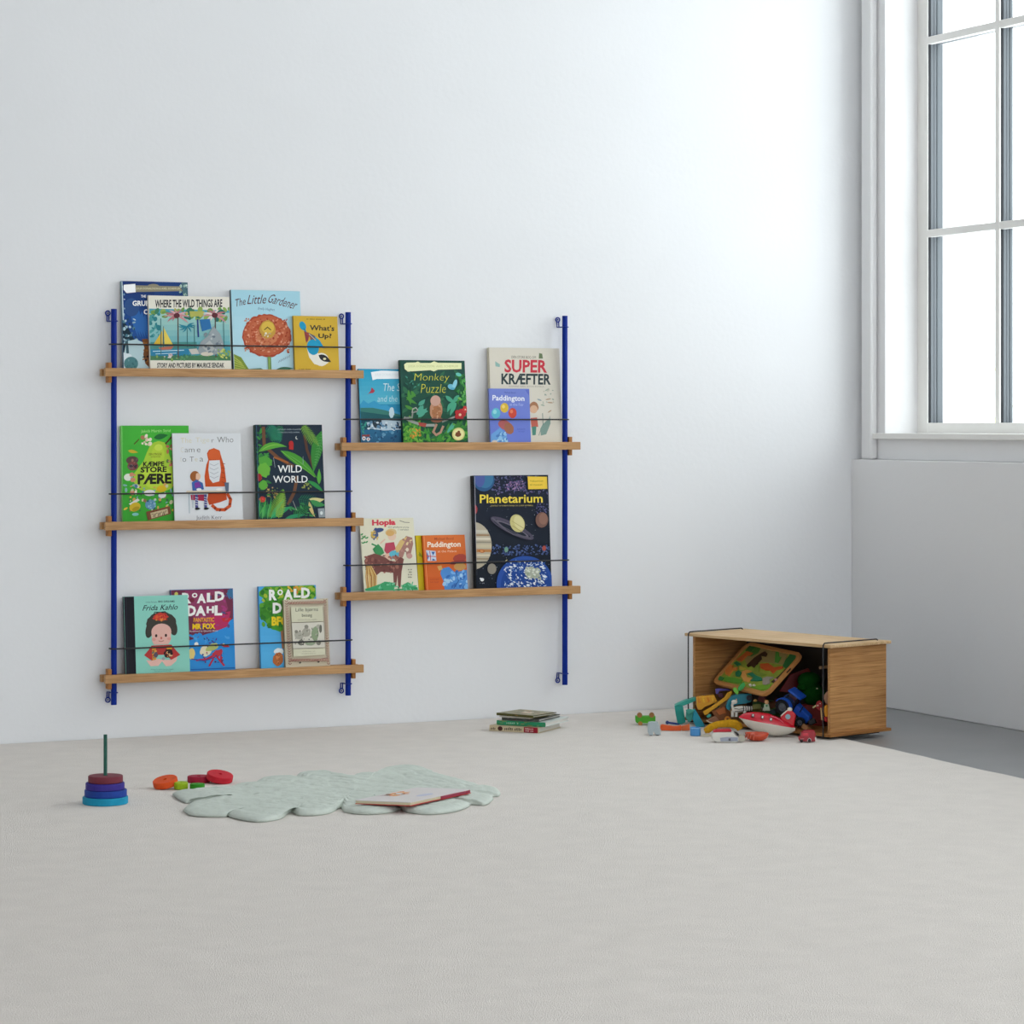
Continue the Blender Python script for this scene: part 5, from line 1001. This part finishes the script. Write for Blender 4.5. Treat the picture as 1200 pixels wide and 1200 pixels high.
flat_book('tan book with a red label on its spine, lowest of the stack', 573.5, 856.5, zq, (.91, -.41), .160, .165, .017, 'c4b698', 'cdbd9c', s1); zq += .0178
flat_book('green-spined book second from the bottom of the stack', 582, 849.3, zq, (.91, -.41), .158, .175, .0135, 'cdd4d0', '2f9468', s2); zq += .0142
flat_book('grey-spined book with white page edges in the middle of the stack', 588, 843.8, zq, (.90, -.43), .122, .150, .0085, '5a5c58', '4a4c48', s3); zq += .0092
flat_book('thin white booklet just under the olive book', 585, 840.3, zq, (.86, -.5), .105, .105, .004, 'cdc8be', 'd0c8c4', None, soft=True); zq += .0046
flat_book('olive green book with a pictured cover, topmost of the stack', 581.8, 838.2, zq, (.80, -.60), .135, .118, .0075, '55532c', '4f4e28', s5, t5)

# ------------------------------------------------------------------ ring stacking tower and loose rings
def ring_prof(R, h, hole=.0058, b=.0015): return [(hole, 0), (R - b, 0), (R, b), (R, h - b), (R - b, h), (hole, h), (hole, 0)]
tb = on_z(123.5, 941.5, ZR); tw = thing('stacking_tower', 'turquoise round base with a dark green rod, left end of the rug', 'stacking toy', tb)
mW = lambda c: mat('stained_wood_' + c, c, .6, .25, vary=.08, vscale=60)
MB().lathe([(0, 0), (.0525, 0), (.0545, .0015), (.0545, .016), (.053, .0175), (0, .0175)], 48).build('base', mW('1590b4'), tw)
MB().tube([(0, 0, .0175), (0, 0, .1655)], .0044, 18).build('rod', mW('2c5c50'), tw)
GR = 'stained wooden stacking rings'
for k, (R, c, lb) in enumerate(((.0505, '1c3f94', 'royal blue ring resting on the turquoise base'), (.0465, '382c86', 'violet-blue ring, second from the top of the tower'), (.0415, '74303c', 'maroon ring, topmost on the tower'))):
    o = tag(MB().lathe(ring_prof(R, .0165), 48).build('stacking_ring', mW(c)), lb, 'ring', GR); o.location = (tb.x + (.0008, -.0008, .0004)[k], tb.y, tb.z + .0176 + k * .0167)
def loose(px, py, R, h, c, tilt, az, lb, dz=0, hole=.005):
    p = on_z(px, py, ZR)
    o = tag(MB().lathe(ring_prof(R, h, hole), 40).build('stacking_ring', mW(c)), lb, 'ring', GR)
    rot = Matrix.Rotation(math.radians(az), 4, 'Z') @ Matrix.Rotation(math.radians(tilt), 4, 'X')
    o.rotation_euler = rot.to_euler()
    low = min((rot @ Vector((R * math.cos(a), R * math.sin(a), zz))).z for a in [k * .2 for k in range(32)] for zz in (0, h)); o.location = (p.x, p.y, ZR - low + dz)
    return o
loose(194.5, 924, .031, .016, 'd8501c', 16, -60, 'orange ring tilted on the green one, left of the loose rings')
loose(212, 925, .0175, .0165, '9ab81e', 4, 0, 'small lime green ring between the orange and dark green rings', hole=.003)
loose(231.2, 926, .0185, .0165, '2f8a1c', 0, 0, 'small bright green ring in front of the red rings', hole=.003)
loose(233, 916.5, .029, .016, 'a01c38', 0, 0, 'crimson ring lying flat behind the bright green ring')
loose(257, 917.5, .0335, .016, 'c02030', 14, 20, 'largest red ring, tilted, at the edge of the quilted mat')

# ------------------------------------------------------------------ quilted mat
qo = [(38, 150), (75, 172), (104, 170), (78, 192), (75, 205), (110, 218), (215, 220), (222, 205), (232, 222), (320, 238), (400, 228), (436, 205), (470, 215), (530, 215), (575, 207), (612, 190), (628, 204), (700, 212), (780, 206), (815, 195), (850, 206), (920, 212), (1000, 204), (1050, 188), (1062, 178), (1110, 180), (1135, 165), (1135, 152), (1160, 148), (1150, 130), (1100, 122), (1070, 112), (1010, 96), (940, 78), (918, 62), (850, 52), (775, 62), (745, 75), (690, 80), (650, 84), (590, 80), (545, 72), (480, 76), (450, 88), (400, 90), (345, 95), (305, 112), (255, 116), (230, 128), (190, 132), (130, 136), (60, 138), (40, 142)]
W2 = [on_z(190 + a / 2.927, 880 + b / 2.927, ZR + .006) for a, b in qo]
cen = on_z(415, 927, ZR + .006)
W2 = [(p.x - cen.x, p.y - cen.y) for p in W2]
# smooth resample
def cr(P, n):
    out = []; m = len(P)
    for i in range(m):
        p0, p1, p2, p3 = P[i - 1], P[i], P[(i + 1) % m], P[(i + 2) % m]
        for k in range(n):
            t = k / n; out.append(tuple(.5 * ((2 * p1[j]) + (-p0[j] + p2[j]) * t + (2 * p0[j] - 5 * p1[j] + 4 * p2[j] - p3[j]) * t * t + (-p0[j] + 3 * p1[j] - 3 * p2[j] + p3[j]) * t ** 3) for j in range(2)))
    return out
OUT = cr(W2, 10); nO = len(OUT); NR = 56
from mathutils import noise
seams = [i for i, (a, b) in enumerate(qo) if (a, b) in ((104, 170), (222, 205), (436, 205), (612, 190), (815, 195), (1062, 178), (1135, 152), (1100, 122), (918, 62), (745, 75), (650, 84), (450, 88), (305, 112), (230, 128), (60, 138))]
seamv = [s_ * 10 for s_ in seams]
def sdist(i): return min(min(abs(i - s_), nO - abs(i - s_)) for s_ in seamv)
vs = []; fs = []
for r_ in range(NR + 1):
    rr = (r_ / NR) ** .8
    for i, (x, y) in enumerate(OUT):
        X, Y = x * rr, y * rr
        d_ = sdist(i); sd = 1 - math.exp(-(d_ / 3.2) ** 2) * max(0, min(1, (rr - .74) / .2))
        rim = max(0, 1 - rr ** 9) ** .5
        q = noise.noise(Vector((X * 9, Y * 13, 3))) * .003 + noise.noise(Vector((X * 14, Y * 40, 9))) * .0022 + noise.noise(Vector((X * 50, Y * 60, 5))) * .0009
        conc = -.002 * sum(math.exp(-((rr - c_) / .018) ** 2) for c_ in (.45, .62, .78, .9))
        conc -= .0022 * max(math.exp(-(((X * .85 + Y * .5) / .065 - round((X * .85 + Y * .5) / .065)) / .09) ** 2), .8 * math.exp(-(((Y - X * .12) / .09 - round((Y - X * .12) / .09)) / .08) ** 2)) * (rr < .86)
        z = .0035 + rim * (.006 + .010 * rr * sd + q + conc)
        if r_ == NR: z = .004
        vs.append((X, Y, z))
for r_ in range(NR):
    for i in range(nO): j = (i + 1) % nO; fs.append((r_*nO + i, r_*nO + j, (r_+1)*nO + j, (r_+1)*nO + i))
b0 = len(vs)
for i, (x, y) in enumerate(OUT): vs.append((x * .99, y * .99, .0005))
for i in range(nO): j = (i + 1) % nO; fs.append((NR*nO + i, NR*nO + j, b0 + j, b0 + i))
fs.append(tuple(b0 + i for i in range(nO)))
M_q = mat('sage_cotton', (.56, .61, .555), .9, .1, bump=.8, bscale=55, vary=.04, vscale=30)
mb = MB(); mb.add(vs, fs, 0, None, True); q_ = mb.build('quilted_mat', M_q); q_.location = (cen.x, cen.y, ZR)
import bmesh
bm = bmesh.new(); bm.from_mesh(q_.data); bmesh.ops.recalc_face_normals(bm, faces=bm.faces); bm.to_mesh(q_.data); bm.free()
tag(q_, 'pale sage green quilted play mat with scalloped edge in the foreground', 'play mat')
# thin book on the mat
pA = on_z(416.3, 941.5, ZR + .020); pB = on_z(481, 944.5, ZR + .019); 
ux = (pB - pA).normalized(); vx = Vector((-ux.y, ux.x, 0)); wl = (pB - pA).length
pC = on_z(551.5, 927.8, ZR + .022); dl = .2
o = thing('thin_book', 'thin white book with red cover edge lying on the quilted mat', 'book', pA, (0, 0, math.atan2(ux.y, ux.x)))
o.location.z = ZR + .0185
rel = Matrix.Rotation(-math.atan2(ux.y, ux.x), 4, 'Z') @ Vector((pC.x - pB.x, pC.y - pB.y, 0))
sh = rel.x; dl = rel.y
def par(z0, z1, a0=0, a1=1, b0_=0, b1_=1):
    c = [(a * wl + b * sh, b * dl) for a, b in ((a0, b0_), (a1, b0_), (a1, b1_), (a0, b1_))]
    return [(x, y, z0) for x, y in c] + [(x, y, z1) for x, y in c], [(3, 2, 1, 0), (4, 5, 6, 7), (0, 1, 5, 4), (1, 2, 6, 5), (2, 3, 7, 6), (3, 0, 4, 7)]
mb = MB(); cols = []
for z0, z1, c, ex in ((0, .0016, 'b83a38', (0, 1.012, 0, 1)), (.0078, .0094, 'd4cfce', (0, 1, 0, 1))):
    v_, f_ = par(z0, z1, ex[0], ex[1], ex[2], ex[3]); mb.add(v_, f_); cols += [lin(c)] * 6
ca = unit(); ca.sc(26, ['d8843c', 'c86a40', '8a6a5a', 'e8b070'], 8, 34, 32, 62, 5); ca.e('b8bcd0', 70, 50, 9, 12); ca.dash('9a8a88', 4, 62, 20, 67, 6)
for c, ly, q in ca.items: mb.add([(u * wl + v * sh, v * dl, .0095 + ly * LAY) for u, v in q], [tuple(range(len(q)))]); cols.append(c)
mb.build('cover', PRINT, o, colors=cols)
v_, f_ = par(.0017, .0077, .006, .992, .004, .99); MB().add(v_, f_).build('pages', mat('cream_pages', 'c8bfa0', .8), o)
v_, f_ = par(.0014, .0080, .994, 1.008, .5, .985); MB().add(v_, f_).build('spine_edge', M('8f2840', .5), o, 0, 'dark red cover edge')

# ------------------------------------------------------------------ pale tree outside the window, its overexposure put into the leaf colour
t = thing('tree', 'pale yellow-green tree faintly visible outside the window', 'tree', (12.5, 8.6, -1.5))
MB().tube([(0, 0, 0), (.03, 0, .9), (0, .05, 1.9), (.05, 0, 2.9)], [.09, .08, .06, .03], 12).build('trunk', mat('pale_bark', (.6, .55, .42), .9), t)
lf = MB(); rn = random.Random(11)
for k in range(1500):
    a = rn.uniform(0, 6.283); zz = rn.gauss(2.35, .5); R = abs(rn.gauss(0, .42)) * max(.25, 1.2 - abs(zz - 2.3) * .7)
    p = Vector((R * math.cos(a), R * math.sin(a), max(1.2, zz))); d1 = Vector((rn.uniform(-1, 1), rn.uniform(-1, 1), rn.uniform(-1, 1))).normalized() * .05; d2 = d1.orthogonal().normalized() * .022
    lf.add([p - d1, p + d2, p + d1, p - d2], [(0, 1, 2, 3)])
lf.build('foliage', mat('light_leaf', (.80, .82, .42), .8, .1), t)
